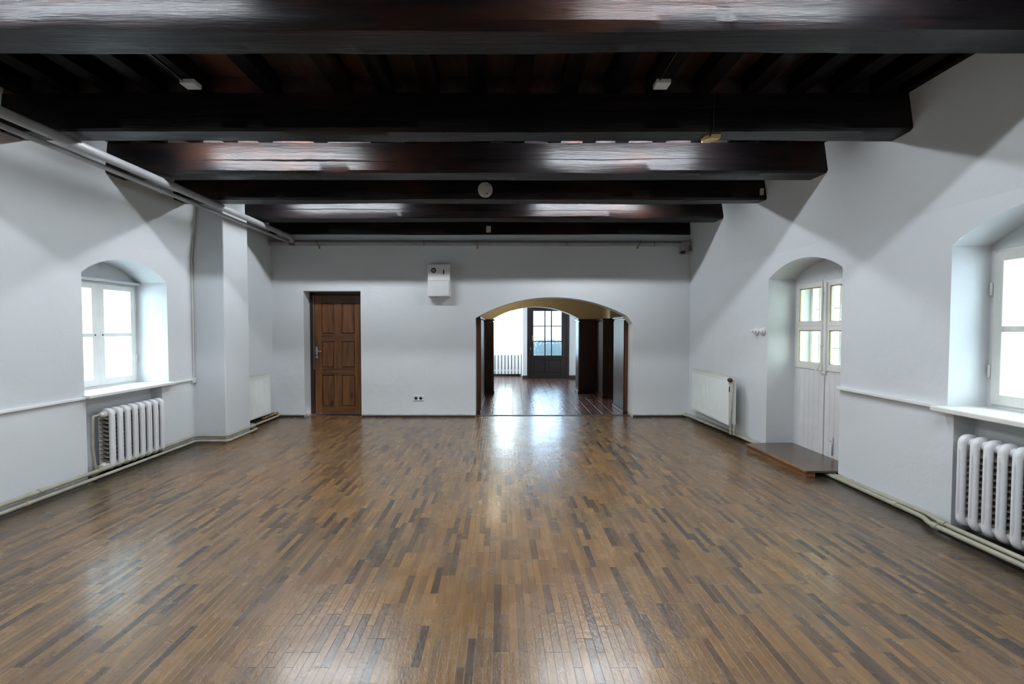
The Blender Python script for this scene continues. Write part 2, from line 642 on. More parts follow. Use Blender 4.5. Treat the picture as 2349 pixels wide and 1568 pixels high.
# ------------------------------------------------------------------ right wall (east)
wr = Wall(PR, Y_BACK, D, H_CEIL)
wr.extra = [4.3, 5.45, 6.5, 3.2]
door_top = arc(4.33, 5.42, 2.02, 0.165)
win_top = arc(2.05, 3.25, 2.025, 0.19)
wr.opening(4.33, 5.42, 0.0, door_top)
wr.opening(2.05, 3.25, 0.87, win_top)
wr.opening(2.15, 3.20, 0.0, 0.865)
wr.front()
wr.reveal(4.33, 5.42, 0.0, door_top, 0, 0.32)
wr.reveal(2.05, 3.25, 0.87, win_top, 0, 0.28, True)
wr.reveal(2.15, 3.20, 0.0, 0.865, 0, 0.15)
wr.plate(2.15, 3.20, 0.0, 0.865, 0.15)
wr.plate(4.33, 5.42, 0.0, door_top, 0.32, hole=(4.36, 5.41, 0.05, 1.95))
wr.plate(4.36, 5.41, 0.0, 0.93, 0.37, n=2)
wr.reveal(4.36, 5.41, 0.0, 0.93, 0.32, 0.37)
wr.plate(2.05, 3.25, 0.87, win_top, 0.28, hole=(2.06, 3.24, 0.885, 1.985))
wr.reveal(4.36, 5.41, 0.9, 1.97, 0.32, 0.80, True)
wr.reveal(2.06, 3.24, 0.87, 1.99, 0.28, 0.78, True)
tag(wr.mb.build('wall_right', M['plaster']), 'white plastered side wall with the arched door recess', 'wall', kind='structure')

# ------------------------------------------------------------------ left wall (west), with pilaster and set-back strip
wl = Wall(PL, Y_BACK, 5.74, H_CEIL)
lw_top = arc(4.21, 5.28, 1.96, 0.18)
wl.opening(4.21, 5.28, 0.80, lw_top)
wl.opening(4.22, 5.17, 0.0, 0.795)
wl.front()
wl.reveal(4.21, 5.28, 0.80, lw_top, 0, 0.36, True)
wl.plate(4.21, 5.28, 0.80, lw_top, 0.36, hole=(4.23, 5.275, 0.815, 1.93))
wl.reveal(4.23, 5.275, 0.80, 1.93, 0.36, 0.70, True)
wl.reveal(4.22, 5.17, 0.0, 0.795, 0, 0.13)
wl.plate(4.22, 5.17, 0.0, 0.795, 0.13)
m = wl.mb
for k in range(11):      # set-back strip behind the pilaster
    z0, z1 = H_CEIL * k / 11, H_CEIL * (k + 1) / 11
    m.quad((-3.69, 6.2, z0), (-3.69, D, z0), (-3.69, D, z1), (-3.69, 6.2, z1))
tag(m.build('wall_left', M['plaster']), 'white plastered side wall with the bright arched window', 'wall', kind='structure')

p = MB()
p.rbox(-3.95, -3.475, 5.72, 6.27, -0.02, H_CEIL + 0.02, 0.012)
tag(p.build('pilaster', M['plaster']), 'white square pilaster projecting from the wall beside the window', 'pilaster', kind='structure')

# ------------------------------------------------------------------ back wall
wb = Wall(PB, -3.75, 3.10, H_CEIL)
arch_top = arc(-0.415, 2.115, 1.60, 0.345)


def arch1(s):
    # slightly lopsided segmental arch with rounded corner on the right
    v = arch_top(s) + 0.02 * (1 - (s + 0.415) / 2.53) - 0.02
    r = 0.07
    if s > 2.115 - r:
        v -= r - math.sqrt(max(0, r * r - (s - (2.115 - r)) ** 2))
    return v


wb.opening(-3.18, -2.262, 0.0, 2.035)
wb.opening(-0.415, 2.115, 0.0, arch1)
wb.front()
wb.reveal(-3.18, -2.262, 0.0, 2.035, 0, 0.34)
wb.reveal(-0.415, 2.115, 0.0, arch1, 0, 0.26)
tag(wb.mb.build('wall_back', M['plaster']), 'white plastered end wall with brown door and arched passage', 'wall', kind='structure')

f = MB()
f.quad((-3.9, Y_BACK, 0), (3.3, Y_BACK, 0), (3.3, Y_BACK, H_CEIL), (-3.9, Y_BACK, H_CEIL))
tag(f.build('wall_front', M['plaster']), 'white plastered wall behind the viewpoint', 'wall', kind='structure')

f = MB()
f.box(-4.1, 3.65, Y_BACK - 0.1, 7.46, -0.1, 0.0)
tag(f.build('floor', M['floor']), 'worn glossy strip parquet floor in mixed browns', 'floor', kind='structure')
f = MB()
f.box(-1.4, 3.6, 7.46, 14.35, -0.1, 0.0005)
tag(f.build('floor_hall', M['tiles']), 'dark red clay tile floor of the passage beyond the arch', 'floor', kind='structure')
f = MB()
f.box(-0.42, 2.12, 7.42, 7.50, -0.02, 0.006)
tag(f.build('trim_1', M['iron']), 'dark threshold strip between parquet and clay tiles', 'threshold', kind='structure')

# baseboard strips on the back wall
for k, (a, b) in enumerate([(-3.66, -3.19), (-2.255, -0.42), (2.13, 2.98)]):
    f = MB()
    f.rbox(a, b, D - 0.018, D, 0.0, 0.03, 0.004)
    names = ['baseboard_corner', 'baseboard_back', 'baseboard_arch']
    labs = ['thin dark baseboard between the corner and the brown door', 'thin dark baseboard between the brown door and the arch',
            'thin dark baseboard between the arch and the far corner']
    tag(f.build(names[k], M['baseboard']), labs[k], 'baseboard', kind='structure')

# ------------------------------------------------------------------ beams and joists
BEAMS = [(-3.20, -2.98), (-2.10, -1.88), (-1.00, -0.78), (0.05, 0.27), (1.15, 1.37), (2.30, 2.53), (3.49, 3.69), (4.41, 4.65), (5.32, 5.53), (6.22, 6.48), (7.285, 7.60)]
JX = [-3.62, -3.26, -2.92, -2.59, -2.255, -1.73, -1.19, -0.865, -0.525, -0.165, 0.16, 0.51, 0.84, 1.155, 1.51, 1.88, 2.23, 2.54, 2.85, 3.07]
f = MB()
f.box(-4.0, 3.3, Y_BACK - 0.1, 7.7, H_CEIL, H_CEIL + 0.1)
je = [-3.95] + [v for x in JX for v in (x - 0.0622, x + 0.0622)] + [3.25]
for (ya, yb) in BEAMS[3:]:
    for k in range(0, len(je), 2):
        if je[k + 1] - je[k] > 0.01:
            f.box(je[k], je[k + 1], ya + 0.012, yb - 0.012, H_JOIST, H_CEIL)
tag(f.build('ceiling', mat_beam('ceiling_board_stain', 'y', 5.0, 0.4)), 'dark stained board ceiling above the beams', 'ceiling', kind='structure')

blabels = {5: 'massive dark beam crossing the very top of the view', 6: 'dark ceiling beam carrying the small yellow box on its underside',
           7: 'dark cracked ceiling beam with glaring highlights, hiding the top of the round detector',
           8: 'dark ceiling beam carrying the round detector', 9: 'thin-looking glossy dark beam between the round detector and the end wall',
           10: 'dark beam built into the end wall above the grey pipe'}
for bi, (y0, y1) in enumerate(BEAMS):
    if bi < 5:
        if bi not in (3, 4):
            continue
    zt = H_JOIST - 0.0005
    n = 110
    xs = [-3.86 + (3.17 + 3.86) * k / n for k in range(n + 1)]
    mb = MB()
    vs, fs = [], []
    ch = 0.022 if bi != 5 else 0.035
    zf = H_BEAM + ch
    prof = [(0, zt, 0), (0, zf + 0.24, .25), (0, zf + 0.16, .5), (0, zf + 0.08, .75), (0, zf, 1), (ch * 0.8, H_BEAM, 2), ((y1 - y0) * .5, H_BEAM, 2.5),
            (y1 - y0 - 0.012, H_BEAM, 3), (y1 - y0, H_BEAM + 0.012, 4), (y1 - y0, zf + 0.16, 4.5), (y1 - y0, zt, 5)]

    def wob(x, sd):
        return (math.sin(x * 1.3 + sd) + 0.6 * math.sin(x * 2.9 + sd * 1.7) + 0.25 * math.sin(x * 7.3 + sd * 2.3) + 0.12 * math.sin(x * 15.1 + sd * 3.1)) * 0.6

    def face_noise(x, q):
        return wob(x, bi * 13.7 + (q * 0.18 if q <= 1 else q * 0.9)) * 0.008
    for k, x in enumerate(xs):
        for (dy, z, q) in prof:
            na = face_noise(x, q)
            nb = wob(x, bi * 5.1 + 40 + q * 1.3) * 0.006
            if q in (0, 5):
                nb = 0
            vs.append((x, y0 + dy + na, z + nb))
    m_ = len(prof)
    for k in range(n):
        for q in range(m_):
            fs.append((k * m_ + q, k * m_ + (q + 1) % m_, (k + 1) * m_ + (q + 1) % m_, (k + 1) * m_ + q))
    fs.append(tuple(reversed(range(m_))))
    fs.append(tuple(n * m_ + q for q in range(m_)))
    mb.add(vs, fs, True)
    o = mb.build('ceiling_beam', M['beam'])
    tag(o, blabels.get(bi, 'dark stained ceiling beam behind the viewpoint'), 'beam', 'cross beams under the ceiling', 'thing')
    for (xa, xb, h, wd) in {7: [(-2.85, -1.25, 3.045, 0.008), (-2.2, -1.0, 3.035, 0.005), (-0.35, 2.3, 3.055, 0.0035)],
                            9: [(-3.2, -1.2, 3.05, 0.006), (-0.9, 1.9, 3.03, 0.003)],
                            6: [(0.2, 3.0, 3.08, 0.003)]}.get(bi, []):
        cr = MB()
        N = 60
        cv = []
        for k in range(N + 1):
            t_ = k / N
            x = xa + (xb - xa) * t_
            hh = h + 0.012 * noise.noise(Vector((x * 1.5, bi, 2.0))) + 0.004 * noise.noise(Vector((x * 9, bi, 5.0)))
            hw = wd * math.sin(PI * t_) ** 0.6 * (0.6 + 0.5 * abs(noise.noise(Vector((x * 3, bi, 9.0))))) + 0.0004
            yy = y0 + face_noise(x, max(0, min(1, 1 - (hh - zf) / 0.32))) - 0.002
            cv += [(x, yy, hh - hw), (x, yy, hh + hw), (x, yy + 0.02, hh)]
        cf = []
        for k in range(N):
            for a, b in ((0, 1), (1, 2), (2, 0)):
                cf.append((k * 3 + a, k * 3 + b, k * 3 + 3 + b, k * 3 + 3 + a))
        cr.add(cv, cf)
        cr.build('drying_crack', M['crack'], o)

for k, x in enumerate(JX):
    mb = MB()
    hw = 0.062
    mb.rbox(x - hw, x + hw, -1.5, 7.36, H_JOIST, H_CEIL, 0.006)
    o = mb.build('ceiling_joist', M['joist'])
    lab = 'dark stained narrow joist running above the cross beams'
    if k == 4:
        lab = 'dark narrow joist with a white junction box, third-widest bay beside it'
        lab = 'dark narrow ceiling joist carrying the white box nearer the grey pipes'
    if k == 13:
        lab = 'dark narrow ceiling joist carrying the white box nearer the radiator wall'
    tag(o, lab, 'joist', 'joists under the ceiling boards', 'thing')


# ------------------------------------------------------------------ fluorescent luminaires, hidden between the beams
def luminaire():
    e = empty('ceiling_luminaire', (0, 0, H_JOIST))
    h = MB()
    h.rbox(-0.77, 0.77, -0.05, 0.05, -0.022, 0.0, 0.006)
    h.build('housing', M['whiteplastic'], e)
    d = MB()
    d.tube([(-0.74, 0, -0.045), (0.74, 0, -0.045)], 0.014, 16)
    d.build('tube', M['lamp'], e)
    for sx in (-1, 1):
        c = MB()
        c.rbox(sx * 0.745 - 0.015, sx * 0.745 + 0.015, -0.02, 0.02, -0.066, -0.02, 0.004)
        c.build('end_cap', M['whiteplastic'], e)
    return e


lum0 = luminaire()
first = True
for ry in (-0.35, 1.89, 4.07, 5.90):
    for rx in (-2.18, 1.21):
        o = lum0 if first else copy_tree(lum0)
        first = False
        o.location = (rx, ry, H_JOIST)
        tag(o, 'white fluorescent batten fixed above the lower edge of the beams', 'ceiling light', 'fluorescent battens between the beams')


# ------------------------------------------------------------------ windows and doors (local x along wall, y outwards, z up)
def sash(parent, x0, x1, z0, z1, mid, st=0.06, y0=0.0, y1=0.045, glass='glass', mat='white', rails=None, name='sash'):
    fr = MB()
    fr.rbox(x0, x0 + st, y0, y1, z0, z1, 0.005)
    fr.rbox(x1 - st, x1, y0, y1, z0, z1, 0.005)
    fr.rbox(x0 + st - 0.004, x1 - st + 0.004, y0, y1, z0, z0 + st + 0.01, 0.005)
    fr.rbox(x0 + st - 0.004, x1 - st + 0.004, y0, y1, z1 - st, z1, 0.005)
    for mz in mid:
        fr.rbox(x0 + st - 0.004, x1 - st + 0.004, y0 + 0.004, y1 - 0.004, mz - 0.02, mz + 0.02, 0.004)
    o = fr.build(name, M[mat], parent)
    edges = [z0 + st + 0.01] + [q for mz in mid for q in (mz - 0.02, mz + 0.02)] + [z1 - st]
    for k in range(0, len(edges), 2):
        g = MB()
        g.box(x0 + st - 0.002, x1 - st + 0.002, (y0 + y1) / 2 - 0.002, (y0 + y1) / 2 + 0.002, edges[k] - 0.002, edges[k + 1] + 0.002)
        g.build('pane', M[glass], o)
    return o


def hinge(parent, x, z, y=-0.004):
    h = MB()
    h.tube([(x, y, z - 0.045), (x, y, z + 0.045)], 0.008, 8)
    h.tube([(x, y, z - 0.002), (x, y, z + 0.002)], 0.0105, 8)
    h.build('hinge', M['oldwhite'], parent)


# window_1 : left wall
w1 = empty('window_1', (-4.23, 4.23, 0.815), PI / 2)
tag(w1, 'white double casement window glowing with daylight in the arched recess', 'window', kind='structure')
fr = MB()
fr.rbox(0.0, 0.03, 0, 0.07, 0, 1.115, 0.003)
fr.rbox(1.015, 1.045, 0, 0.07, 0, 1.115, 0.003)
fr.rbox(0.03, 1.015, 0, 0.07, 0, 0.025, 0.003)
fr.rbox(0.03, 1.015, 0, 0.07, 1.09, 1.115, 0.003)
fr.rbox(0.515, 0.565, -0.008, 0.06, 0.02, 1.095, 0.006)
fr.build('window_frame', M['white'], w1)
sash(w1, 0.03, 0.525, 0.022, 1.092, [0.552], 0.058, -0.012, 0.04)
sash(w1, 0.555, 1.018, 0.022, 1.092, [0.552], 0.058, -0.012, 0.04)
for z in (0.28, 0.86):
    hinge(w1, 1.024, z, -0.012)
for x in (0.495, 0.585):
    k = MB()
    k.lathe([(0.007, 0), (0.007, 0.006), (0.004, 0.008)], (x, -0.012, 0.552), (0, -1, 0), 10)
    k.build('latch_hole', M['black'], w1)
bars = MB()
for z in (0.30, 0.62, 0.93):
    bars.tube([(0.02, 0.28, z), (1.02, 0.28, z)], 0.006, 6)
for x in (0.2, 0.4, 0.6, 0.8):
    bars.tube([(x, 0.28, 0.0), (x, 0.28, 1.11)], 0.006, 6)
bars.build('outer_grating', M['white'], w1)
lg = MB()      # lintel ledge
lg.rbox(-3.87 - 0.365, -3.87 - 0.30, 4.215, 5.275, 1.93, 1.955, 0.004)
tag(lg.build('trim_2', M['plaster']), 'narrow plaster ledge over the bright window', 'ledge', kind='structure')

# sills
s = MB()
s.rbox(-4.24, -3.80, 4.19, 5.30, 0.785, 0.815, 0.006)
tag(s.build('window_sill', M['white']), 'white painted sill board under the bright window, above the small radiator', 'window sill', kind='structure')
s = MB()
s.rbox(3.10, 3.49, 2.02, 3.28, 0.845, 0.88, 0.007)
tag(s.build('window_sill', M['oldwhite']), 'chipped white sill board above the large ribbed radiator at the frame edge', 'window sill', kind='structure')

# window_2 : right wall
w2 = empty('window_2', (3.48, 3.24, 0.885), -PI / 2)
tag(w2, 'white casement window cut by the edge of the view', 'window', kind='structure')
fr = MB()
fr.rbox(0.0, 0.025, 0, 0.09, 0, 1.10, 0.003)
fr.rbox(1.155, 1.18, 0, 0.09, 0, 1.10, 0.003)
fr.rbox(0.025, 1.155, 0, 0.09, 0, 0.022, 0.003)
fr.rbox(0.025, 1.155, 0, 0.09, 1.078, 1.10, 0.003)
fr.rbox(0.565, 0.615, -0.01, 0.07, 0.02, 1.08, 0.006)
fr.build('window_frame', M['white'], w2)
sash(w2, 0.022, 0.575, 0.018, 1.082, [0.548], 0.062, -0.014, 0.04, mat='oldwhite')
sash(w2, 0.605, 1.158, 0.018, 1.082, [0.548], 0.062, -0.014, 0.04, mat='oldwhite')
for z in (0.25, 0.83):
    hinge(w2, 0.014, z, -0.016)
of = MB()
of.rbox(0.0, 0.06, 0.32, 0.38, 0, 1.10, 0.004)
of.rbox(1.12, 1.18, 0.32, 0.38, 0, 1.10, 0.004)
of.rbox(0.06, 1.12, 0.32, 0.38, 0, 0.06, 0.004)
of.rbox(0.06, 1.12, 0.32, 0.38, 1.04, 1.10, 0.004)
of.rbox(0.56, 0.62, 0.32, 0.38, 0.05, 1.05, 0.004)
of.rbox(0.32, 0.345, 0.33, 0.37, 0.05, 1.05, 0.003)
of.rbox(0.06, 0.56, 0.33, 0.37, 0.33, 0.345, 0.003)
of.rbox(0.06, 0.56, 0.33, 0.37, 0.72, 0.735, 0.003)
of.rbox(0.62, 1.12, 0.33, 0.37, 0.33, 0.345, 0.003)
of.rbox(0.62, 1.12, 0.33, 0.37, 0.72, 0.735, 0.003)
of.build('outer_frame', M['white'], w2)

# door_2 : white double door in the arched recess
d2 = empty('door_2', (3.495, 5.41, 0.05), -PI / 2)
tag(d2, 'white boarded double door with small glazed panes in the arched recess', 'door', kind='structure')
fr = MB()
fr.rbox(0.0, 0.03, 0.0, 0.07, 0, 1.90, 0.003)
fr.rbox(1.02, 1.05, 0.0, 0.07, 0, 1.90, 0.003)
fr.rbox(0.03, 1.02, 0.0, 0.07, 1.875, 1.90, 0.003)
fr.build('door_frame', M['oldwhite'], d2)


def leaf(x0, x1, name):
    st = 0.055
    lf = MB()
    lf.rbox(x0, x0 + st, -0.014, 0.035, 0.93, 1.878, 0.004)
    lf.rbox(x1 - st, x1, -0.014, 0.035, 0.93, 1.878, 0.004)
    for za, zb in ((0.93, 1.0), (1.363, 1.4125), (1.4125, 1.462), (1.84, 1.878)):
        lf.rbox(x0 + st - 0.004, x1 - st + 0.004, -0.014, 0.03, za, zb, 0.004)
    o = lf.build(name, M['oldwhite'], d2)
    bd = MB()
    n = max(3, int(round((x1 - x0) / 0.078)))
    for k in range(n):
        a = x0 + (x1 - x0) * k / n
        b = x0 + (x1 - x0) * (k + 1) / n
        bd.rbox(a + 0.0012, b - 0.0012, -0.004, 0.03, 0.012, 0.935, 0.0035)
    bd.box(x0 + 0.005, x1 - 0.005, 0.01, 0.028, 0.015, 0.93)
    bd.build('board_panel', M['boards'], o)
    for za, zb in ((1.0, 1.363), (1.462, 1.84)):
        g = MB()
        g.box(x0 + st, x1 - st, 0.006, 0.010, za, zb)
        g.build('pane', M['oldglass'], o)
        put = MB()      # dark old putty line around the pane
        e = 0.005
        put.box(x0 + st, x1 - st, -0.003, 0.006, za, za + e)
        put.box(x0 + st, x1 - st, -0.003, 0.006, zb - e * 1.6, zb)
        put.box(x0 + st, x0 + st + e, -0.003, 0.006, za, zb)
        put.box(x1 - st - e, x1 - st, -0.003, 0.006, za, zb)
        put.build('putty', M['brass'], o)
    return o


l1 = leaf(0.02, 0.50, 'door_leaf')
l2 = leaf(0.515, 1.03, 'door_leaf')
cp = MB()
cp.rbox(0.468, 0.545, -0.034, -0.012, 0.90, 1.88, 0.005)
cp.build('cover_strip', M['oldwhite'], d2)
bo = MB()
bo.tube([(0.505, -0.045, 0.95), (0.505, -0.045, 1.90), (0.52, -0.045, 1.93), (0.52, -0.02, 1.94)], 0.006, 8)
bo.rbox(0.49, 0.522, -0.052, -0.034, 1.76, 1.775, 0.002)
bo.rbox(0.49, 0.522, -0.052, -0.034, 1.20, 1.215, 0.002)
bo.rbox(0.492, 0.518, -0.06, -0.034, 0.93, 1.02, 0.004)
bo.tube([(0.505, -0.06, 1.0), (0.475, -0.075, 0.93)], 0.007, 8)
bo.build('espagnolette_bolt', M['oldwhite'], d2)
bb = MB()
bb.tube([(0.66, -0.016, 0.05), (0.66, -0.016, 0.24)], 0.006, 8)
bb.tube([(0.66, -0.02, 0.2), (0.61, -0.02, 0.2)], 0.004, 6)
bb.build('floor_bolt', M['steel'], d2)

# outer casement seen through the door glass
w4 = empty('window_4', (3.67, 5.41, 0.95), -PI / 2)
tag(w4, 'outer casement seen through the panes of the white double door', 'window', kind='structure')
of = MB()
of.rbox(0.0, 0.035, 0, 0.05, 0, 1.02, 0.004)
of.rbox(0.98, 1.04, 0, 0.05, 0, 1.02, 0.004)
of.rbox(0.07, 0.98, 0, 0.05, 0, 0.07, 0.004)
of.rbox(0.07, 0.98, 0, 0.05, 0.95, 1.02, 0.004)
of.rbox(0.46, 0.57, 0, 0.06, 0.07, 0.95, 0.004)
for xx in (0.13, 0.30, 0.76):
    of.rbox(xx, xx + 0.022, 0.008, 0.045, 0.07, 0.95, 0.003)
for zz in (0.26, 0.49, 0.70):
    of.rbox(0.07, 0.98, 0.010, 0.042, zz, zz + 0.014, 0.003)
of.build('window_frame', M['oldwhite'], w4)
g = MB()
g.box(0.05, 1.0, 0.024, 0.028, 0.05, 0.97)
g.build('pane', M['oldglass'], w4)

# door_1 : brown pine door in the back wall
d1 = empty('door_1', (-3.18, 7.585, 0.0), 0)
tag(d1, 'brown stained pine panel door with steel lever handle', 'door', kind='structure')
fr = MB()
fr.rbox(0.0, 0.062, -0.02, 0.06, 0, 2.03, 0.004)
fr.rbox(0.885, 0.92, -0.02, 0.06, 0, 2.03, 0.004)
fr.rbox(0.0, 0.92, -0.02, 0.06, 1.99, 2.035, 0.004)
fr.build('door_frame', M['darkpine'], d1)
xs = [0.068, 0.185, 0.39, 0.515, 0.735, 0.885]
st_ = MB()
st_.rbox(xs[0], xs[1], 0, 0.04, 0.005, 1.985, 0.004)
st_.rbox(xs[4], xs[5], 0, 0.04, 0.005, 1.985, 0.004)
st_.rbox(xs[2], xs[3], 0.002, 0.04, 0.13, 1.86, 0.004)
st_.build('door_stile', M['pine'], d1)
rl = MB()
for za, zb in ((0.005, 0.13), (0.654, 0.78), (1.215, 1.345), (1.86, 1.985)):
    rl.rbox(xs[1] - 0.002, xs[4] + 0.002, -0.001 if za > 1.8 else 0.001, 0.04, za, zb, 0.004)
rl.build('door_rail', M['pineh'], d1)
for (xa, xb) in ((xs[1], xs[2]), (xs[3], xs[4])):
    for za, zb in ((0.13, 0.654), (0.78, 1.215), (1.345, 1.86)):
        pn = MB()
        pn.box(xa - 0.003, xb + 0.003, 0.022, 0.034, za - 0.003, zb + 0.003)
        pn.rbox(xa + 0.012, xb - 0.012, 0.006, 0.03, za + 0.012, zb - 0.012, 0.008)
        pn.build('door_panel', M['pine'], d1)
hd = MB()
hd.rbox(0.083, 0.118, -0.006, 0.0, 0.94, 1.13, 0.003)
hd.tube([(0.10, 0.0, 1.055), (0.10, -0.04, 1.055), (0.195, -0.045, 1.055)], 0.009, 10)
hd.build('handle', M['steel'], d1)
kh = MB()
kh.lathe([(0.010, 0), (0.010, 0.010), (0.004, 0.011)], (0.10, -0.005, 0.985), (0, -1, 0), 12)
kh.build('key_cylinder', M['black'], d1)
ed = MB()
ed.rbox(0.060, 0.066, -0.022, 0.02, 0.75, 1.98, 0.001)
ed.build('latch_strip', M['steel'], d1)
bs = MB()     # board behind the doorway, closing it
bs.box(-3.4, -2.0, 7.66, 7.72, -0.05, 2.3)
tag(bs.build('wall_back_closet', M['darkpine']), 'dark surface behind the brown door', 'wall', kind='structure')

# ------------------------------------------------------------------ dado rails
for nm, y0, y1, side, lab in (('trim_3', -2.0, 4.20, 'L', 'white dado rail running toward the bright window sill'),
                              ('trim_4', 5.29, 5.70, 'L', 'short white dado rail between the bright window and the pilaster'),
                              ('trim_5', 3.28, 4.33, 'R', 'white dado rail between the white double door and the big window'),
                              ):
    t_ = MB()
    if side == 'L':
        z = 0.79 if nm == 'trim_3' else 0.795
        t_.rbox(-3.885, -3.846, y0, y1, z - 0.012, z + 0.012, 0.005)
    else:
        t_.rbox(3.185, 3.245, y0, y1, 0.855, 0.885, 0.006)
        for q in range(len(t_.v)):
            x, y, z = t_.v[q]
            t_.v[q] = (x + (interp(XR, y) - 3.225), y, z)
    tag(t_.build(nm, M['white']), lab, 'dado rail', kind='structure')
jb = MB()
jb.rbox(-3.875, -3.835, 5.655, 5.715, 0.755, 0.815, 0.005)
tag(jb.build('cable_junction_box', M['whiteplastic']), 'small white junction box where the short rail meets the pilaster', 'junction box')
cd = MB()
cd.tube([(-3.860, 5.70, 0.80), (-3.860, 5.70, 2.3), (-3.802, 5.70, 2.93)], 0.007, 8)
tag(cd.build('cable_conduit', M['oldwhite']), 'thin vertical conduit in the corner beside the pilaster', 'conduit')


# ------------------------------------------------------------------ cast iron radiators
def ring_section(w, dep, z0, z1, rad=0.022):
    """one radiator section: closed oval loop in the depth/height plane, at local x = 0"""
    mb = MB()
    path = []
    R = 0.042
    ya, yb = rad, dep - rad
    za, zb = z0 + rad, z1 - rad
    for cx_, cz_, a0 in ((yb - R, zb - R, 0), (ya + R, zb - R, 90), (ya + R, za + R, 180), (yb - R, za + R, 270)):
        for k in range(6):
            an = math.radians(a0 + k * 18)
            path.append((cx_ + R * math.cos(an), cz_ + R * math.sin(an), math.cos(an), math.sin(an)))
    n = len(path)
    mseg = 14
    vs, fs = [], []
    for (py, pz, ny, nz) in path:
        for q in range(mseg):
            an = 2 * PI * q / mseg
            cxs, sns = math.cos(an), math.sin(an)
            ex = math.copysign(abs(cxs) ** 0.8, cxs) * w / 2
            er = math.copysign(abs(sns) ** 0.8, sns) * rad
            vs.append((ex, py + ny * er, pz + nz * er))
    for k in range(n):
        for q in range(mseg):
            k2, q2 = (k + 1) % n, (q + 1) % mseg
            fs.append((k * mseg + q, k * mseg + q2, k2 * mseg + q2, k2 * mseg + q))
    mb.add(vs, fs, True)
    # raised seam down the front column
    mb.tube([(0, 0.001, z0 + 0.09), (0, -0.001, z0 + 0.12), (0, -0.001, z1 - 0.12), (0, 0.001, z1 - 0.09)], [0.003, 0.008, 0.008, 0.003], 8)
    return mb


def cast_radiator(loc, rz, nsec, pitch, h0, h1, label, valve_side=-1, dep=0.145):
    e = empty('cast_iron_radiator', loc, rz)
    tag(e, label, 'radiator')
    sec0 = None
    fin0 = None
    for k in range(nsec):
        x = (k + 0.5) * pitch
        if sec0 is None:
            sec0 = ring_section(pitch * 0.57, dep, h0, h1).build('section', M['radiator'], e)
            fb = MB()
            z = h0 + 0.085
            while z < h1 - 0.10:
                fb.add([(-pitch * .5, 0.034, z), (pitch * .5, 0.034, z), (pitch * .5, 0.112, z + 0.034), (-pitch * .5, 0.112, z + 0.034),
                        (-pitch * .5, 0.034, z + 0.003), (pitch * .5, 0.034, z + 0.003), (pitch * .5, 0.112, z + 0.037), (-pitch * .5, 0.112, z + 0.037)],
                       [(0, 3, 2, 1), (4, 5, 6, 7), (0, 1, 5, 4), (1, 2, 6, 5), (2, 3, 7, 6), (3, 0, 4, 7)])
                z += 0.042
            fin0 = fb.build('convector_fins', M['fin'], sec0)
            sec0.location = (x, 0, 0)
        else:
            s_ = sec0.copy()
            COL.objects.link(s_)
            s_.parent = e
            s_.location = (x, 0, 0)
            f_ = fin0.copy()
            COL.objects.link(f_)
            f_.parent = s_
    for z in (h0 + 0.055, h1 - 0.055):
        hb = MB()
        hb.tube([(pitch * 0.2, dep / 2, z), ((nsec - 0.2) * pitch, dep / 2, z)], 0.033, 16)
        hb.build('connecting_hub', M['radiator'], e)
    for z in (h0 + 0.055, h1 - 0.055):
        pl = MB()
        xe = 0 if valve_side < 0 else nsec * pitch
        pl.lathe([(0.03, 0.0), (0.03, 0.02), (0.022, 0.022), (0.022, 0.045), (0.013, 0.05)], (xe + (0.02 if valve_side < 0 else -0.02), dep / 2, z), (valve_side, 0, 0), 12)
        pl.build('union_nut', M['oldwhite'], e)
    return e


# left: local x -> +Y, y -> -X ; front face at X=-3.80
rl_ = cast_radiator((-3.805, 4.40, 0.0), PI / 2, 8, 0.094, 0.045, 0.655,
                    'small white ribbed cast-iron radiator under the bright window sill')
fp = MB()
fp.tube([(-0.02, 0.075, 0.60), (-0.09, 0.075, 0.60), (-0.105, 0.075, 0.585), (-0.115, 0.075, 0.30), (-0.085, 0.075, 0.07)], 0.013, 10)
fp.build('supply_pipe', M['pipe'], rl_)
fp = MB()
fp.tube([(-0.02, 0.075, 0.10), (-0.05, 0.075, 0.10), (-0.06, 0.075, 0.05), (-0.14, 0.05, 0.05)], 0.015, 10)
fp.rbox(-0.075, -0.035, 0.05, 0.1, 0.05, 0.115, 0.006)
fp.build('return_pipe', M['pipe'], rl_)

rr_ = cast_radiator((3.135, 3.135, 0.0), -PI / 2, 11, 0.084, 0.075, 0.715,
                    'large white ribbed cast-iron radiator at the edge of the view under the chipped sill', 1, 0.14)

# dark dirty gap strips under the radiators
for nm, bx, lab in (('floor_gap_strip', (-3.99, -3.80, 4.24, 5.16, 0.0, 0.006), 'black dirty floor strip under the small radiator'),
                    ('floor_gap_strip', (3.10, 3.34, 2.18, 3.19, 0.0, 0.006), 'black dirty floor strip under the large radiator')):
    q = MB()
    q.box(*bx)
    tag(q.build(nm, M['dirt']), lab, 'floor strip', kind='structure')


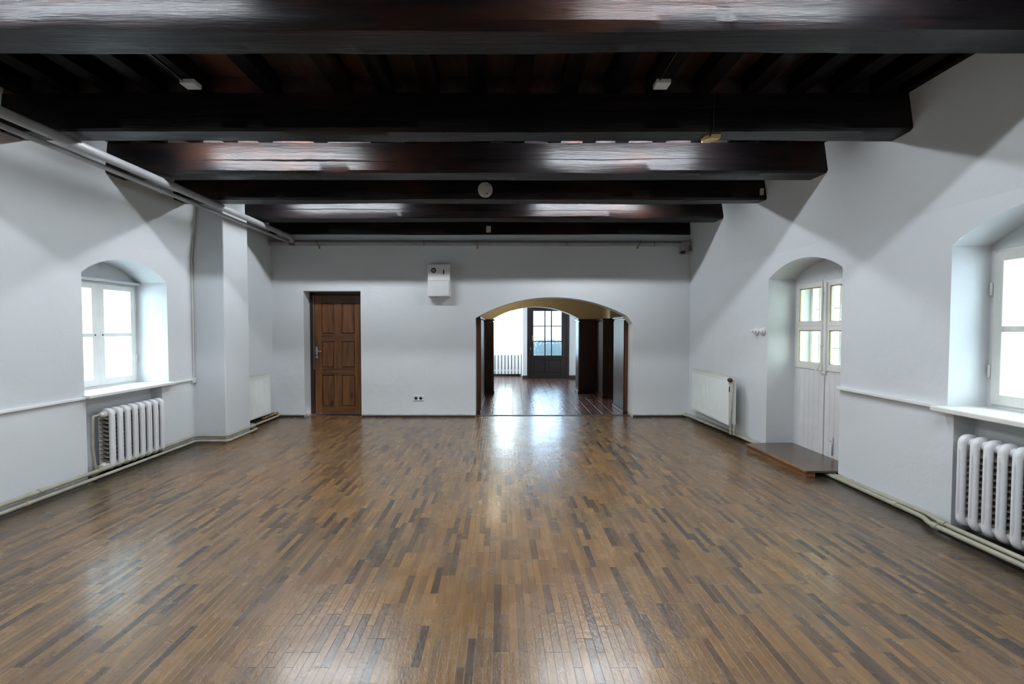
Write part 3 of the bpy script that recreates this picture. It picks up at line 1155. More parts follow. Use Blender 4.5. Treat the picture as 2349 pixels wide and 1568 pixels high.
# ------------------------------------------------------------------ panel radiators
def panel_radiator(loc, rz, length, h0, h1, label):
    e = empty('panel_radiator', loc, rz)
    tag(e, label, 'radiator')
    mb = MB()
    n = int(length / 0.034)
    pts = []
    for k in range(n):
        a = 0.012 + (length - 0.024) * k / n
        w = (length - 0.024) / n
        pts += [(a, 0.006), (a + w * 0.22, 0.0), (a + w * 0.70, 0.0), (a + w * 0.88, 0.006)]
    pts.append((length - 0.012, 0.006))
    z0, z1 = h0 + 0.03, h1 - 0.055
    for (a, ya), (b, yb) in zip(pts, pts[1:]):
        mb.quad((a, ya, z0), (b, yb, z0), (b, yb, z1), (a, ya, z1))
    mb.box(0, length, 0.006, 0.02, h0, h1 - 0.02)
    mb.rbox(0, length, 0.0005, 0.012, h0, z0, 0.003)
    mb.rbox(0, length, 0.0005, 0.012, z1, h1 - 0.01, 0.003)
    mb.build('front_panel', M['panelrad'], e)
    bk = MB()
    bk.rbox(0.01, length - 0.01, 0.075, 0.09, h0, h1 - 0.02, 0.004)
    bk.build('back_panel', M['panelrad'], e)
    tg = MB()
    tg.rbox(-0.002, length + 0.002, -0.002, 0.004, h1 - 0.014, h1, 0.001)
    tg.rbox(-0.002, length + 0.002, 0.088, 0.095, h1 - 0.014, h1, 0.001)
    x = 0.0
    while x < length:
        tg.box(x, x + 0.006, 0.0, 0.092, h1 - 0.008, h1 - 0.002)
        x += 0.014
    tg.build('top_grille', M['cream'], e)
    for x in (-0.002, length + 0.002):
        sc = MB()
        sc.rbox(x - 0.002, x + 0.002, 0.0, 0.092, h0 + 0.01, h1 - 0.01, 0.001)
        sc.build('side_cover', M['panelrad'], e)
    return e


# right wall: local x -> -Y ; local y -> +X
pr = panel_radiator((2.965, 7.06, 0.0), -PI / 2 - 0.035, 1.235, 0.185, 0.815, 'white flat panel radiator near the corner beside the arched passage')
L_ = 1.235
v_ = MB()
v_.tube([(L_, 0.045, 0.77), (L_ + 0.035, 0.045, 0.77), (L_ + 0.04, 0.035, 0.75), (L_ + 0.022, 0.02, 0.20), (L_ + 0.02, 0.02, 0.075)], 0.011, 10)
v_.build('supply_pipe', M['pipe'], pr)
v_ = MB()
v_.tube([(L_, 0.05, 0.21), (L_ + 0.045, 0.05, 0.21), (L_ + 0.055, 0.05, 0.18), (L_ + 0.055, 0.05, 0.075)], 0.012, 10)
v_.build('return_pipe', M['pipe'], pr)
v_ = MB()
v_.lathe([(0.012, 0), (0.024, 0.006), (0.027, 0.03), (0.022, 0.05), (0.01, 0.055)], (L_ + 0.012, 0.03, 0.77), (0.35, -1, 0.15), 16)
v_.build('thermostat_knob', M['rust'], pr)
v_ = MB()
v_.rbox(L_ + 0.003, L_ + 0.006, 0.0, 0.012, 0.62, 0.69, 0.001)
v_.build('vent_slot', M['black'], pr)

pl_ = panel_radiator((-3.565, 6.15, 0.0), PI / 2, 0.85, 0.125, 0.745, 'white flat panel radiator half hidden behind the pilaster')
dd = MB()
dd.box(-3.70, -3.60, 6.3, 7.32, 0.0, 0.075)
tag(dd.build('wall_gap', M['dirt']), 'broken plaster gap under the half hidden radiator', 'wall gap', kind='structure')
fo = MB()
pts_f = [(-3.598 + 0.004 * math.sin(k * 2.1), 6.80 + k * 0.0225, 0.078 + 0.006 * math.sin(k * 1.3)) for k in range(22)]
fo.tube(pts_f, [0.010 + 0.005 * abs(math.sin(k * 1.7)) for k in range(22)], 8)
tag(fo.build('sealing_foam', M['foam']), 'orange foam filler in the corner gap under the half hidden radiator', 'foam filler')


# ------------------------------------------------------------------ pipes
def smooth_path(pts, r=0.05, n=5):
    out = [Vector(pts[0])]
    for a, b, c in zip(pts, pts[1:], pts[2:]):
        a, b, c = Vector(a), Vector(b), Vector(c)
        da, dc = (a - b), (c - b)
        rr = min(r, da.length * .45, dc.length * .45)
        p0, p1 = b + da.normalized() * rr, b + dc.normalized() * rr
        for k in range(n + 1):
            t = k / n
            out.append(p0 * (1 - t) ** 2 + b * 2 * t * (1 - t) + p1 * t * t)
    out.append(Vector(pts[-1]))
    return out


def pipe(name, pts, r, mat, label, joints=(), rr=0.05, jr=1.25, jmat=None):
    mb = MB()
    mb.tube(smooth_path(pts, rr), r, 14)
    o = mb.build(name, M[mat])
    tag(o, label, 'pipe')
    for a, b in joints:
        j = MB()
        j.tube([a, b], r * jr, 14)
        j.build('pipe_collar', M[jmat or mat], o)
    return o


pipe('heating_pipe', [(-3.825, -3.5, 0.088), (-3.825, 4.0, 0.085), (-3.835, 5.66, 0.090), (-3.43, 5.665, 0.09), (-3.43, 6.31, 0.09), (-3.52, 6.33, 0.09)], 0.018, 'pipe',
     'upper of the two beige floor pipes running around the pilaster',
     [((-3.826, 3.72, 0.086), (-3.826, 3.76, 0.086)), ((-3.83, 4.28, 0.086), (-3.83, 4.36, 0.086)), ((-3.47, 5.665, 0.09), (-3.44, 5.665, 0.09)), ((-3.43, 6.25, 0.09), (-3.43, 6.29, 0.09))])
pipe('heating_pipe', [(-3.805, -3.5, 0.030), (-3.805, 4.0, 0.030), (-3.815, 5.64, 0.032), (-3.415, 5.645, 0.032), (-3.415, 6.33, 0.032), (-3.50, 6.35, 0.032)], 0.016, 'pipe',
     'lower of the two beige floor pipes running around the pilaster',
     [((-3.805, 3.60, 0.030), (-3.805, 3.63, 0.030)), ((-3.46, 5.645, 0.032), (-3.43, 5.645, 0.032))])
pipe('heating_pipe', [(-3.575, 6.30, 0.035), (-3.575, 7.26, 0.035), (-3.60, 7.30, 0.05)], 0.017, 'pipe', 'short beige floor pipe under the half hidden radiator')
pipe('heating_pipe', [(2.93, 7.30, 0.045), (2.975, 7.16, 0.045), (3.075, 5.75, 0.045), (3.11, 5.3, 0.024), (3.168, 4.3, 0.024), (3.145, 3.35, 0.032), (3.07, 3.22, 0.040), (3.07, 3.1, 0.042), (3.06, -3.5, 0.042)], 0.018, 'pipe',
     'front beige floor pipe running past the large ribbed radiator and under the step',
     [((3.07, 3.20, 0.041), (3.07, 3.16, 0.041)), ((3.155, 3.62, 0.031), (3.153, 3.58, 0.031))])
pipe('heating_pipe', [(2.97, 7.31, 0.060), (3.018, 7.16, 0.055), (3.12, 5.75, 0.045), (3.154, 5.3, 0.026), (3.211, 4.3, 0.026), (3.18, 3.35, 0.055), (3.125, 3.20, 0.062), (3.115, 3.1, 0.062), (3.105, -3.5, 0.062)], 0.017, 'pipe',
     'rear beige floor pipe beside the wall, passing the ribbed radiator and the step',
     [((3.122, 3.20, 0.062), (3.118, 3.15, 0.062))])

# ceiling pipes on the left
pipe('ceiling_pipe', [(-3.31, -3.5, 2.868), (-3.31, 7.20, 2.868), (-3.31, 7.255, 2.80)], 0.038, 'greypipe', 'thick grey pipe running under the beams toward the end wall',
     [((-3.31, 4.55, 2.868), (-3.31, 4.68, 2.868)), ((-3.31, 6.35, 2.868), (-3.31, 6.42, 2.868))], 0.05, 1.08)
pipe('ceiling_pipe', [(-3.40, -3.5, 2.815), (-3.40, 7.18, 2.815), (-3.36, 7.24, 2.80)], 0.021, 'greypipe', 'thin grey pipe running beside the thick one under the beams',
     [((-3.40, 4.56, 2.815), (-3.40, 4.60, 2.815))])
pipe('wall_pipe', [(-3.67, 7.275, 2.79), (2.86, 7.275, 2.775)], 0.038, 'greypipe', 'grey horizontal pipe along the end wall below the last beam',
     [((-3.36, 7.275, 2.79), (-3.27, 7.275, 2.79)), ((-1.23, 7.275, 2.785), (-1.222, 7.275, 2.785)), ((1.03, 7.275, 2.78), (1.038, 7.275, 2.78)), ((2.42, 7.275, 2.777), (2.428, 7.275, 2.777))],
     jr=1.06, jmat='iron')
ff = empty('pipe_fitting', (2.88, 7.26, 2.775))
tag(ff, 'grey pipe elbow and rusty cone plug in the upper corner', 'pipe fitting')
q = MB()
q.tube([(-0.03, 0.0, 0.0), (0.09, 0.0, 0.01)], 0.043, 14)
q.rbox(-0.02, 0.09, -0.04, 0.05, -0.13, -0.02, 0.02)
q.build('elbow', M['greypipe'], ff)
q = MB()
q.lathe([(0.034, -0.02), (0.034, 0.0), (0.003, 0.06)], (0.0, -0.01, -0.135), (-1, 0, -0.25), 16)
q.build('cone_plug', M['rust'], ff)
q = MB()
q.tube([(0.02, -0.01, -0.14), (0.10, 0.0, -0.13), (0.125, 0.0, -0.10)], 0.026, 12)
q.build('stub_pipe', M['greypipe'], ff)


def hook(x, dx, label):
    e = MB()
    e.tube([(x, 7.33, 2.80), (x, 7.22, 2.815), (x + dx * .3, 7.205, 2.77), (x + dx, 7.225, 2.715), (x + dx * 1.2, 7.235, 2.69)], [0.009, 0.009, 0.012, 0.010, 0.006], 8)
    e.rbox(x + dx - 0.012, x + dx + 0.012, 7.205, 7.23, 2.69, 2.74, 0.003)
    tag(e.build('pipe_hook', M['brass']), label, 'hook', 'brass hooks on the grey wall pipe')


hook(-2.91, 0.04, 'small brass hook on the grey wall pipe above the brown door')
hook(-0.38, 0.005, 'small brass hook on the grey wall pipe beside the white meter box')
hook(2.20, -0.05, 'small brass hook on the grey wall pipe above the side of the arch')

# ------------------------------------------------------------------ wall and ceiling fittings
mbx = empty('meter_box', (-0.98, D, 1.93))
tag(mbx, 'white two-part meter box mounted high on the end wall', 'meter box')
q = MB()
q.rbox(-0.18, 0.17, -0.135, 0.0, 0.0, 0.515, 0.006)
q.build('case', M['metercase'], mbx)
q = MB()
q.rbox(-0.172, 0.158, -0.152, -0.135, 0.012, 0.252, 0.005)
q.build('lower_cover', M['whiteplastic'], mbx)
q = MB()
q.rbox(-0.176, 0.164, -0.143, -0.135, 0.256, 0.508, 0.004)
q.build('upper_cover', M['metercase'], mbx)
q = MB()
q.lathe([(0.040, 0), (0.040, 0.006), (0.034, 0.009)], (-0.085, -0.143, 0.415), (0, -1, 0), 24)
dial = q.build('dial', M['black'], mbx)
q = MB()
for k in range(4):
    z = 0.415 + (k - 1.5) * 0.011
    w_ = math.sqrt(0.026 ** 2 - ((k - 1.5) * 0.011) ** 2)
    q.box(-0.085 - w_, -0.085 + w_, -0.155, -0.152, z - 0.003, z + 0.003)
q.build('dial_slat', M['steel'], dial)
q = MB()
q.rbox(0.065, 0.083, -0.147, -0.143, 0.355, 0.425, 0.001)
q.build('slot', M['black'], mbx)

so = empty('wall_socket', (-1.34, D, 0.31))
tag(so, 'white double power socket low on the end wall', 'socket')
q = MB()
q.rbox(-0.082, 0.082, -0.012, 0.0, -0.043, 0.043, 0.004)
q.build('cover_plate', M['whiteplastic'], so)
for x in (-0.038, 0.038):
    q = MB()
    q.lathe([(0.028, 0.0), (0.028, 0.003), (0.024, 0.003), (0.022, -0.006), (0.001, -0.006)], (x, -0.012, 0.0), (0, -1, 0), 20)
    q.box(x - 0.016, x + 0.016, -0.0125, -0.005, 0.004, 0.012)
    q.build('outlet', M['greyplastic'], so)

XW = interp(XR, 5.52)
for k, (y, lab) in enumerate(((5.62, 'white round porcelain switch farther from the white double door'), (5.50, 'white round porcelain switch nearer the white double door'))):
    e = empty('rotary_switch', (interp(XR, y), y, 1.40))
    tag(e, lab, 'switch', 'pair of round porcelain switches')
    q = MB()
    q.lathe([(0.046, 0), (0.048, 0.008), (0.044, 0.018), (0.030, 0.021), (0.027, 0.028), (0.033, 0.034), (0.030, 0.042), (0.010, 0.045)], (0, 0, 0), (-1, 0, 0), 24)
    q.build('rosette', M['porcelain'], e)
    q = MB()
    q.lathe([(0.010, 0.045), (0.010, 0.060), (0.018, 0.066), (0.016, 0.075), (0.004, 0.078)], (0, 0, 0), (-1, 0, 0), 16)
    q.build('knob', M['porcelain'], e)

# round detector on the beam
e = empty('round_detector', (-0.185, 5.305, 3.03))
tag(e, 'round ivory detector disc on the dark beam', 'detector')
q = MB()
q.lathe([(0.080, 0.0), (0.085, 0.010), (0.085, 0.030), (0.078, 0.040), (0.030, 0.044)], (0, 0, 0), (0, -1, 0), 36)
q.build('housing', M['plastic'], e)
q = MB()
q.box(0.0, 0.062, -0.0465, -0.040, 0.033, 0.060)
q.build('vent', M['greyplastic'], e)
q = MB()
q.lathe([(0.008, 0.0), (0.008, 0.006)], (0.02, -0.041, -0.045), (0, -1, 0), 12)
q.build('indicator', M['black'], e)
e.rotation_euler = (math.radians(4), 0, 0)

q = MB()
q.rbox(2.990, 3.025, 5.290, 5.318, 2.975, 3.050, 0.003)
tag(q.build('terminal_box', M['plastic']), 'small ivory terminal box near the end of the detector beam', 'terminal box', 'small boxes fixed to the beams')
q = MB()
q.rbox(-0.24, -0.165, 7.255, 7.282, 2.955, 3.055, 0.004)
tag(q.build('terminal_box', M['plastic']), 'small ivory terminal box on the last beam above the grey wall pipe', 'terminal box', 'small boxes fixed to the beams')
yb = MB()
pts_ = [(-0.055, -0.03), (-0.02, -0.055), (0.055, -0.055), (0.055, -0.02), (0.01, 0.05), (-0.055, 0.05)]
n_ = len(pts_)
vs = [(1.635 + a, 3.60 + b, H_BEAM + 0.002) for a, b in pts_] + [(1.635 + a * .92, 3.60 + b * .92, H_BEAM - 0.028) for a, b in pts_]
yb.add(vs, [tuple(range(n_)), tuple(reversed(range(n_, 2 * n_)))] + [(k, (k + 1) % n_, n_ + (k + 1) % n_, n_ + k) for k in range(n_)])
tag(yb.build('terminal_box', M['yellowbox']), 'small yellow box under the second visible beam', 'terminal box', 'small boxes fixed to the beams')
q = MB()
q.tube([(1.60, 3.482, 3.20), (1.60, 3.478, 2.95), (1.60, 3.50, 2.922), (1.605, 3.56, 2.918)], 0.005, 6)
tag(q.build('beam_cable', M['black']), 'thin dark cable dropping over the beam to the yellow box', 'cable')
for x, lab in ((-2.235, 'white junction box on the joist nearer the grey pipes'), (1.155, 'white junction box on the joist nearer the radiator wall')):
    e = empty('joist_box', (x, 3.33, H_JOIST))
    tag(e, lab, 'junction box', 'white boxes on the joists')
    q = MB()
    q.rbox(-0.052, 0.052, -0.045, 0.045, -0.035, 0.0, 0.006)
    q.build('case', M['whiteplastic'], e)
    q = MB()
    q.tube([(-0.03, -0.044, -0.012), (-0.03, -0.35, -0.004), (-0.03, -0.8, -0.004)], 0.005, 6)
    q.build('cable', M['black'], e)

# ------------------------------------------------------------------ step platform in front of the white door
stp = empty('wooden_step', (3.2, 4.86, 0))
tag(stp, 'low brown wooden step in front of the white double door', 'step')
q = MB()
px = [(-0.275, -0.53), (-0.05, -0.53), (0.0, -0.525), (0.31, -0.52), (0.31, 0.55), (-0.05, 0.54), (-0.275, 0.52)]
px = [(2.93, 4.335), (3.235, 4.335), (3.50, 4.34), (3.52, 5.41), (3.17, 5.41), (2.915, 5.375)]
n_ = len(px)
vs = [(a - 3.2, b - 4.86, 0.050) for a, b in px] + [(a - 3.2, b - 4.86, 0.068) for a, b in px]
q.add(vs, [tuple(reversed(range(n_))), tuple(range(n_, 2 * n_))] + [(k, (k + 1) % n_, n_ + (k + 1) % n_, n_ + k) for k in range(n_)])
q.build('step_top', M['stepwood'], stp)
q = MB()
q.add([(a - 3.2, b - 4.86, z) for z in (0.0, 0.0495) for a, b in ((2.935, 4.345), (2.96, 4.345), (2.94, 5.37), (2.92, 5.37))],
      [(0, 3, 2, 1), (4, 5, 6, 7), (0, 1, 5, 4), (1, 2, 6, 5), (2, 3, 7, 6), (3, 0, 4, 7)])
q.build('front_board', M['stepedge'], stp)
q = MB()
q.rbox(2.962 - 3.2, 3.03 - 3.2, 4.35 - 4.86, 4.375 - 4.86, 0.0, 0.0495, 0.002)
q.build('end_board', M['stepedge'], stp)
q = MB()
q.rbox(2.905 - 3.2, 2.932 - 3.2, 4.33 - 4.86, 5.385 - 4.86, 0.0495, 0.069, 0.004)
for k in range(len(q.v)):
    x_, y_, z_ = q.v[k]
    q.v[k] = (x_ + 0.012 - 0.014 * (y_ + 0.53) / 1.05, y_, z_)
q.build('nosing', M['stepedge'], stp)

# ------------------------------------------------------------------ passage and hall beyond the arch
def quadwall(name, pts, mat, label):
    q = MB()
    for (x0, y0), (x1, y1), z0, z1 in pts:
        q.quad((x0, y0, z0), (x1, y1, z0), (x1, y1, z1), (x0, y0, z1))
    tag(q.build(name, M[mat]), label, 'wall', kind='structure')


HH = 2.75
quadwall('wall_hall_left', [((-0.475, D + 0.24), (-0.475, 10.05), 0, HH)], 'ochre', 'ochre passage wall above the dark panelling, door side')
quadwall('wall_hall_right', [((2.235, D + 0.24), (2.235, 8.335), 0, HH), ((2.235, 8.335), (3.3, 8.335), 0, HH), ((3.3, 8.335), (3.3, 9.37), 0, HH), ((3.3, 9.37), (2.235, 9.37), 0, HH),
                             ((2.235, 9.37), (2.235, 10.05), 0, HH), ((-0.75, D + 0.25), (-0.415, D + 0.25), 0, HH), ((2.115, D + 0.25), (3.3, D + 0.25), 0, HH), ],
         'ochre', 'ochre passage wall with a side recess beyond the arch')
q = MB()
q.quad((-0.46, D + 0.25, 1.6), (2.21, D + 0.25, 1.6), (2.21, D + 0.25, HH), (-0.46, D + 0.25, HH))
# (inner face of the arch wall, opening cut)
q = MB()
wb2 = Wall(lambda s, h, d: (s, D + 0.26 + d, h), -0.48, 2.24, HH)
wb2.opening(-0.415, 2.115, 0, arch1)
wb2.front()
tag(wb2.mb.build('wall_hall_front', M['ochre']), 'inner face of the arched wall', 'wall', kind='structure')
# second arch
w2a = Wall(lambda s, h, d: (s, 10.05 + d, h), -0.48, 2.24, HH)
a2 = arc(-0.19, 1.715, 1.645, 0.265)
w2a.opening(-0.19, 1.715, 0, a2)
w2a.front()
tag(w2a.mb.build('wall_arch', M['ochre']), 'ochre wall with the second lower arch in the passage', 'wall', kind='structure')
w2r = Wall(lambda s, h, d: (s, 10.05 + d, h), -0.48, 2.24, HH)
w2r.reveal(-0.19, 1.715, 0, a2, 0.0, 0.32)
w3 = Wall(lambda s, h, d: (s, 10.37 + d, h), -1.3, 2.2, HH)
w3.opening(-0.19, 1.715, 0, a2)
w3.front()
w2r.mb.add(w3.mb.v, w3.mb.f)
tag(w2r.mb.build('wall_arch_reveal', M['hallplaster']), 'white reveal of the second arch', 'wall', kind='structure')
# far room
quadwall('wall_hall_far', [((-1.3, 10.37), (-1.3, 11.2), 0, HH), ((-1.3, 13.1), (-1.3, 13.7), 0, HH), ((-1.3, 11.2), (-1.3, 13.1), 0, 0.75), ((-1.3, 11.2), (-1.3, 13.1), 2.3, HH), ((-1.3, 13.7), (-0.30, 13.7), 0, HH), ((0.615, 13.7), (0.615, 12.93), 0, HH),
                           ((0.615, 12.93), (0.735, 12.93), 0, HH), ((1.93, 12.93), (2.12, 12.93), 0, HH), ((2.12, 12.93), (2.12, 10.37), 0, HH),
                           ((0.735, 12.93), (1.93, 12.93), 2.06, HH)], 'hallplaster', 'white walls of the small room behind the second arch')
w5 = Wall(lambda s, h, d: (s, 14.12 + d, h), -0.17, 0.39, HH)
w5.opening(-0.15, 0.375, 0.72, 2.3)
w5.front()
q5 = w5.mb
q5.quad((-0.30, 13.7, 0), (-0.17, 14.12, 0), (-0.17, 14.12, HH), (-0.30, 13.7, HH))
q5.quad((0.615, 13.7, 0), (0.39, 14.12, 0), (0.39, 14.12, HH), (0.615, 13.7, HH))
tag(q5.build('wall_window_recess', M['hallplaster']), 'white splayed recess of the far window', 'wall', kind='structure')
q = MB()
q.box(-1.4, 3.4, D + 0.2, 14.4, HH, HH + 0.1)
tag(q.build('ceiling_hall', M['hallplaster']), 'plain ceiling of the passage and far room', 'ceiling', kind='structure')
q = MB()
q.rbox(0.60, 0.74, 12.905, 12.93, 0, 0.09, 0.004)
q.rbox(1.93, 2.12, 12.905, 12.93, 0, 0.09, 0.004)
tag(q.build('baseboard_hall', M['baseboard']), 'dark baseboard beside the glazed hall door', 'baseboard', kind='structure')
q = MB()
q.rbox(-0.30, 0.615, 13.68, 14.12, 0.655, 0.685, 0.004)
tag(q.build('window_sill', M['white']), 'white sill shelf over the slatted cover in the far room', 'window sill', kind='structure')

# warm pendant in the passage, above the line of sight
pe = empty('pendant_lamp', (-0.13, 9.0, HH))
tag(pe, 'small warm globe lamp hanging in the passage above the arch line', 'lamp')
q = MB()
q.tube([(0, 0, 0), (0, 0, -0.42)], 0.004, 6)
q.lathe([(0.05, 0), (0.045, -0.03), (0.01, -0.035)], (0, 0, 0), (0, 0, 1), 16)
q.build('cord', M['black'], pe)
q = MB()
q.lathe([(0.02, 0.10), (0.06, 0.08), (0.085, 0.04), (0.09, 0.0), (0.078, -0.045), (0.045, -0.08), (0.005, -0.09)], (0, 0, -0.53), (0, 0, 1), 24)
q.build('globe', mat_emit('warm_globe', (1.0, 0.80, 0.52), 20.0), pe)

# window_3
w3e = empty('window_3', (-0.15, 14.16, 0.72), 0)
tag(w3e, 'tall bright window of the far room seen through both arches', 'window', kind='structure')
fr = MB()
fr.rbox(0, 0.03, 0, 0.05, 0, 1.58, 0.003)
fr.rbox(0.495, 0.525, 0, 0.05, 0, 1.58, 0.003)
fr.rbox(0.03, 0.495, 0, 0.05, 0, 0.03, 0.003)
fr.rbox(0.03, 0.495, 0, 0.05, 1.55, 1.58, 0.003)
fr.rbox(0.03, 0.495, 0.005, 0.045, 0.78, 0.81, 0.003)
fr.build('window_frame', M['white'], w3e)
for z0, z1 in ((0.03, 0.78), (0.81, 1.55)):
    g = MB()
    g.box(0.028, 0.497, 0.023, 0.027, z0, z1)
    g.build('pane', M['glass'], w3e)

w5e = empty('window_5', (-1.33, 11.2, 0.75), PI / 2)
tag(w5e, 'side window of the far room, out of sight behind the pier', 'window', kind='structure')
fr = MB()
for a in (0.0, 0.62, 1.24, 1.86):
    fr.rbox(a, a + 0.04, 0, 0.05, 0, 1.55, 0.003)
fr.rbox(0.0, 1.9, 0, 0.05, 0, 0.04, 0.003)
fr.rbox(0.0, 1.9, 0, 0.05, 1.51, 1.55, 0.003)
fr.build('window_frame', M['white'], w5e)

# slatted radiator cover
rc = empty('radiator_cover', (0.155, 13.70, 0))
tag(rc, 'white slatted radiator cover under the far window', 'radiator cover')
n = 9
for k in range(n):
    a = -0.445 + 0.90 * k / n
    q = MB()
    q.rbox(a + 0.010, a + 0.088, -0.05, -0.03, 0.06, 0.655, 0.003)
    q.build('slat', M['white'], rc)
for z in (0.15, 0.62):
    q = MB()
    q.rbox(-0.45, 0.455, -0.03, -0.015, z, z + 0.035, 0.002)
    q.build('cross_rail', M['white'], rc)
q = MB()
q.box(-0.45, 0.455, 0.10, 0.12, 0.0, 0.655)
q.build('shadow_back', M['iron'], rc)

# door_3 : glazed dark door
d3 = empty('door_3', (0.735, 12.95, 0.0), 0)
tag(d3, 'dark brown door with nine rippled glass panes at the end of the passage', 'door', kind='structure')
fr = MB()
fr.rbox(0.0, 0.07, -0.03, 0.06, 0, 2.06, 0.004)
fr.rbox(1.125, 1.195, -0.03, 0.06, 0, 2.06, 0.004)
fr.rbox(0.07, 1.125, -0.03, 0.06, 2.0, 2.06, 0.004)
fr.build('door_frame', M['halldoor'], d3)
gx = [0.183, 0.49, 0.525, 0.675, 0.71, 0.975]
gz = [0.665, 1.045, 1.075, 1.48, 1.51, 1.92]
lf = MB()
lf.rbox(0.066, gx[0], 0, 0.045, 0.01, 2.01, 0.004)
lf.rbox(gx[5], 1.129, 0, 0.045, 0.01, 2.01, 0.004)
lf.rbox(gx[0] - .003, gx[5] + .003, 0, 0.045, gz[5], 2.01, 0.004)
lf.rbox(gx[0] - .003, gx[5] + .003, 0, 0.045, 0.54, gz[0], 0.004)
lf.rbox(gx[0] - .003, gx[5] + .003, 0, 0.045, 0.01, 0.14, 0.004)
lf.box(0.07, 1.125, 0.005, 0.06, -0.004, 0.02)
lf.rbox(gx[1] + .04, gx[2] + .07, 0, 0.045, 0.13, 0.55, 0.004)
lf.rbox(gx[1], gx[2], 0.002, 0.04, gz[0] - .002, gz[5] + .002, 0.004)
lf.rbox(gx[3], gx[4], 0.002, 0.04, gz[0] - .002, gz[5] + .002, 0.004)
for a, b in ((gz[1], gz[2]), (gz[3], gz[4])):
    lf.rbox(gx[0] - .003, gx[5] + .003, 0.002, 0.04, a, b, 0.004)
lfo = lf.build('door_leaf', M['halldoor'], d3)
for a, b in ((gx[0], gx[1]), (gx[2], gx[3]), (gx[4], gx[5])):
    for c, d_ in ((gz[0], gz[1]), (gz[2], gz[3]), (gz[4], gz[5])):
        g = MB()
        g.box(a - .001, b + .001, 0.018, 0.024, c - .001, d_ + .001)
        g.build('pane', M['ripple'], d3)
for a, b in ((gx[0], gx[1] + .04), (gx[2] + .07, gx[5])):
    g = MB()
    g.box(a, b, 0.02, 0.03, 0.13, 0.55)
    g.rbox(a + .03, b - .03, 0.008, 0.03, 0.17, 0.51, 0.01)
    g.build('door_panel', M['halldoor'], d3)
g = MB()
g.tube([(0.145, -0.005, 1.07), (0.145, -0.04, 1.08), (0.145, -0.04, 1.21), (0.145, -0.005, 1.22)], 0.010, 8)
g.build('pull_handle', M['brass'], d3)
g = MB()
g.rbox(0.09, 0.112, -0.005, 0.0, 0.82, 0.89, 0.002)
g.build('lock_plate', M['steel'], d3)


# dark panelling blocks
def panelling(name, x0, x1, y0, y1, label, faces, endface=None):
    e = empty(name, ((x0 + x1) / 2, (y0 + y1) / 2, 0))
    tag(e, label, 'panelling')
    ox, oy = (x0 + x1) / 2, (y0 + y1) / 2
    b = MB()
    b.box(x0 - ox, x1 - ox, y0 - oy, y1 - oy, 0.0, 1.60)
    # reeded boards on the listed faces
    for fc in faces:
        if fc in 'WE':
            xx = (x0 if fc == 'W' else x1) - ox
            sg = -1 if fc == 'W' else 1
            n = max(2, int((y1 - y0) / 0.055))
            for k in range(n):
                a = y0 - oy + (y1 - y0) * k / n
                c = y0 - oy + (y1 - y0) * (k + 1) / n
                b.rbox(min(xx, xx + sg * .012), max(xx, xx + sg * .012), a + .003, c - .003, 0.07, 1.57, 0.004)
        if fc == 'S':
            n = max(2, int((x1 - x0) / 0.055))
            for k in range(n):
                a = x0 - ox + (x1 - x0) * k / n
                c = x0 - ox + (x1 - x0) * (k + 1) / n
                b.rbox(a + .003, c - .003, y0 - oy - .012, y0 - oy, 0.07, 1.57, 0.004)
    b.build('panel_boards', M['hallwood'], e)
    cp_ = MB()
    cp_.rbox(x0 - ox - .028, x1 - ox + .028, y0 - oy - .028, y1 - oy + .028, 1.60, 1.635, 0.008)
    cp_.build('cap_moulding', M['hallwood'], e)
    bs_ = MB()
    bs_.rbox(x0 - ox - .024, x1 - ox + .024, y0 - oy - .024, y1 - oy + .024, 0.0, 0.06, 0.008)
    bs_.build('base_moulding', M['hallwood'], e)
    if endface:
        q_ = MB()
        q_.rbox(x0 - ox + .002, x1 - ox + .04, y0 - oy - .016, y0 - oy, 0.06, 1.60, 0.004)
        q_.build('end_board', M['hallendwood'], e)
    return e


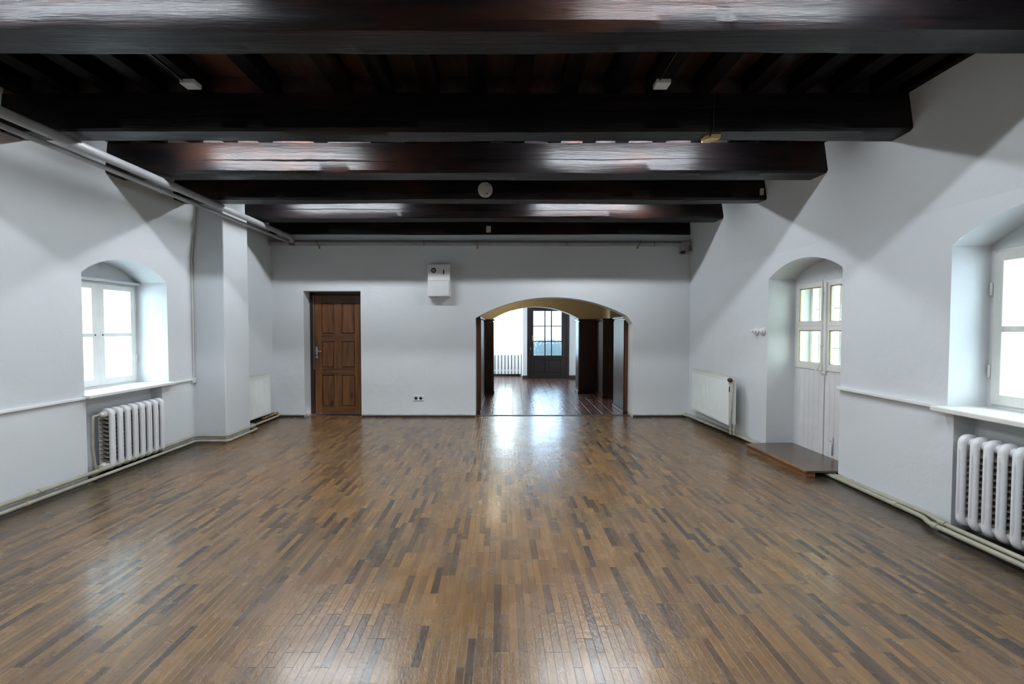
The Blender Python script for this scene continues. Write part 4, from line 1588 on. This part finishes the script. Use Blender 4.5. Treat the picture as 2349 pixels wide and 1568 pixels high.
panelling('wood_panelling', 2.06, 2.20, 7.61, 8.30, 'dark reeded panelling block just inside the arch, with a brown end board', 'W', True)
panelling('wood_panelling', 2.09, 2.20, 9.32, 10.02, 'dark reeded panelling standing beyond the side recess of the passage', 'W')
panelling('wood_panelling', 2.20, 3.28, 9.30, 9.34, 'dark reeded panelling across the side recess of the passage', 'S')
panelling('wood_panelling', 1.705, 2.08, 9.98, 10.36, 'dark reeded pier panelling on the side of the glazed door arch', 'SW')
panelling('wood_panelling', -0.445, -0.375, 7.61, 9.96, 'dark reeded panelling along the passage wall toward the far window', 'E', True)
panelling('wood_panelling', -0.44, -0.18, 9.98, 10.36, 'dark reeded pier panelling beside the far window', 'SE')

# ------------------------------------------------------------------ outside
q = MB()
q.box(-40, 40, -30, 60, -0.5, -0.12)
tag(q.build('ground', M['ground']), 'pale ground outside the building', 'ground', kind='structure')
hb = MB()
n, mrow = 60, 8
vs, fs = [], []
for k in range(n + 1):
    x = 1.0 + 8.0 * k / n
    for q_ in range(mrow + 1):
        an = PI * q_ / mrow
        r_ = 1 + 0.25 * noise.noise(Vector((x * 2.2, q_ * 0.9, 3.0)))
        vs.append((x, 20.4 - 0.5 * math.cos(an) * r_, -0.15 + 1.10 * (0.15 + 0.85 * math.sin(an)) * r_ if 0 < q_ < mrow else -0.15))
for k in range(n):
    for q_ in range(mrow):
        fs.append((k * (mrow + 1) + q_, k * (mrow + 1) + q_ + 1, (k + 1) * (mrow + 1) + q_ + 1, (k + 1) * (mrow + 1) + q_))
hb.add(vs, fs, True)
tag(hb.build('hedge', M['hedge']), 'dark hedge outside behind the glazed hall door', 'hedge')
tr_ = MB()
tr_.tube([(2.62, 21.6, -0.15), (2.60, 21.6, 1.2), (2.72, 21.6, 2.4), (2.66, 21.6, 4.2)], [0.24, 0.19, 0.16, 0.12], 12)
tr_.tube([(2.68, 21.6, 2.0), (2.1, 21.6, 2.6), (1.5, 21.7, 3.3)], [0.09, 0.06, 0.03], 8)
tr_.tube([(2.70, 21.6, 2.3), (3.3, 21.6, 2.9), (3.8, 21.7, 3.7)], [0.09, 0.06, 0.03], 8)
tag(tr_.build('bare_tree', M['bark']), 'bare dark tree outside behind the glazed hall door', 'tree')
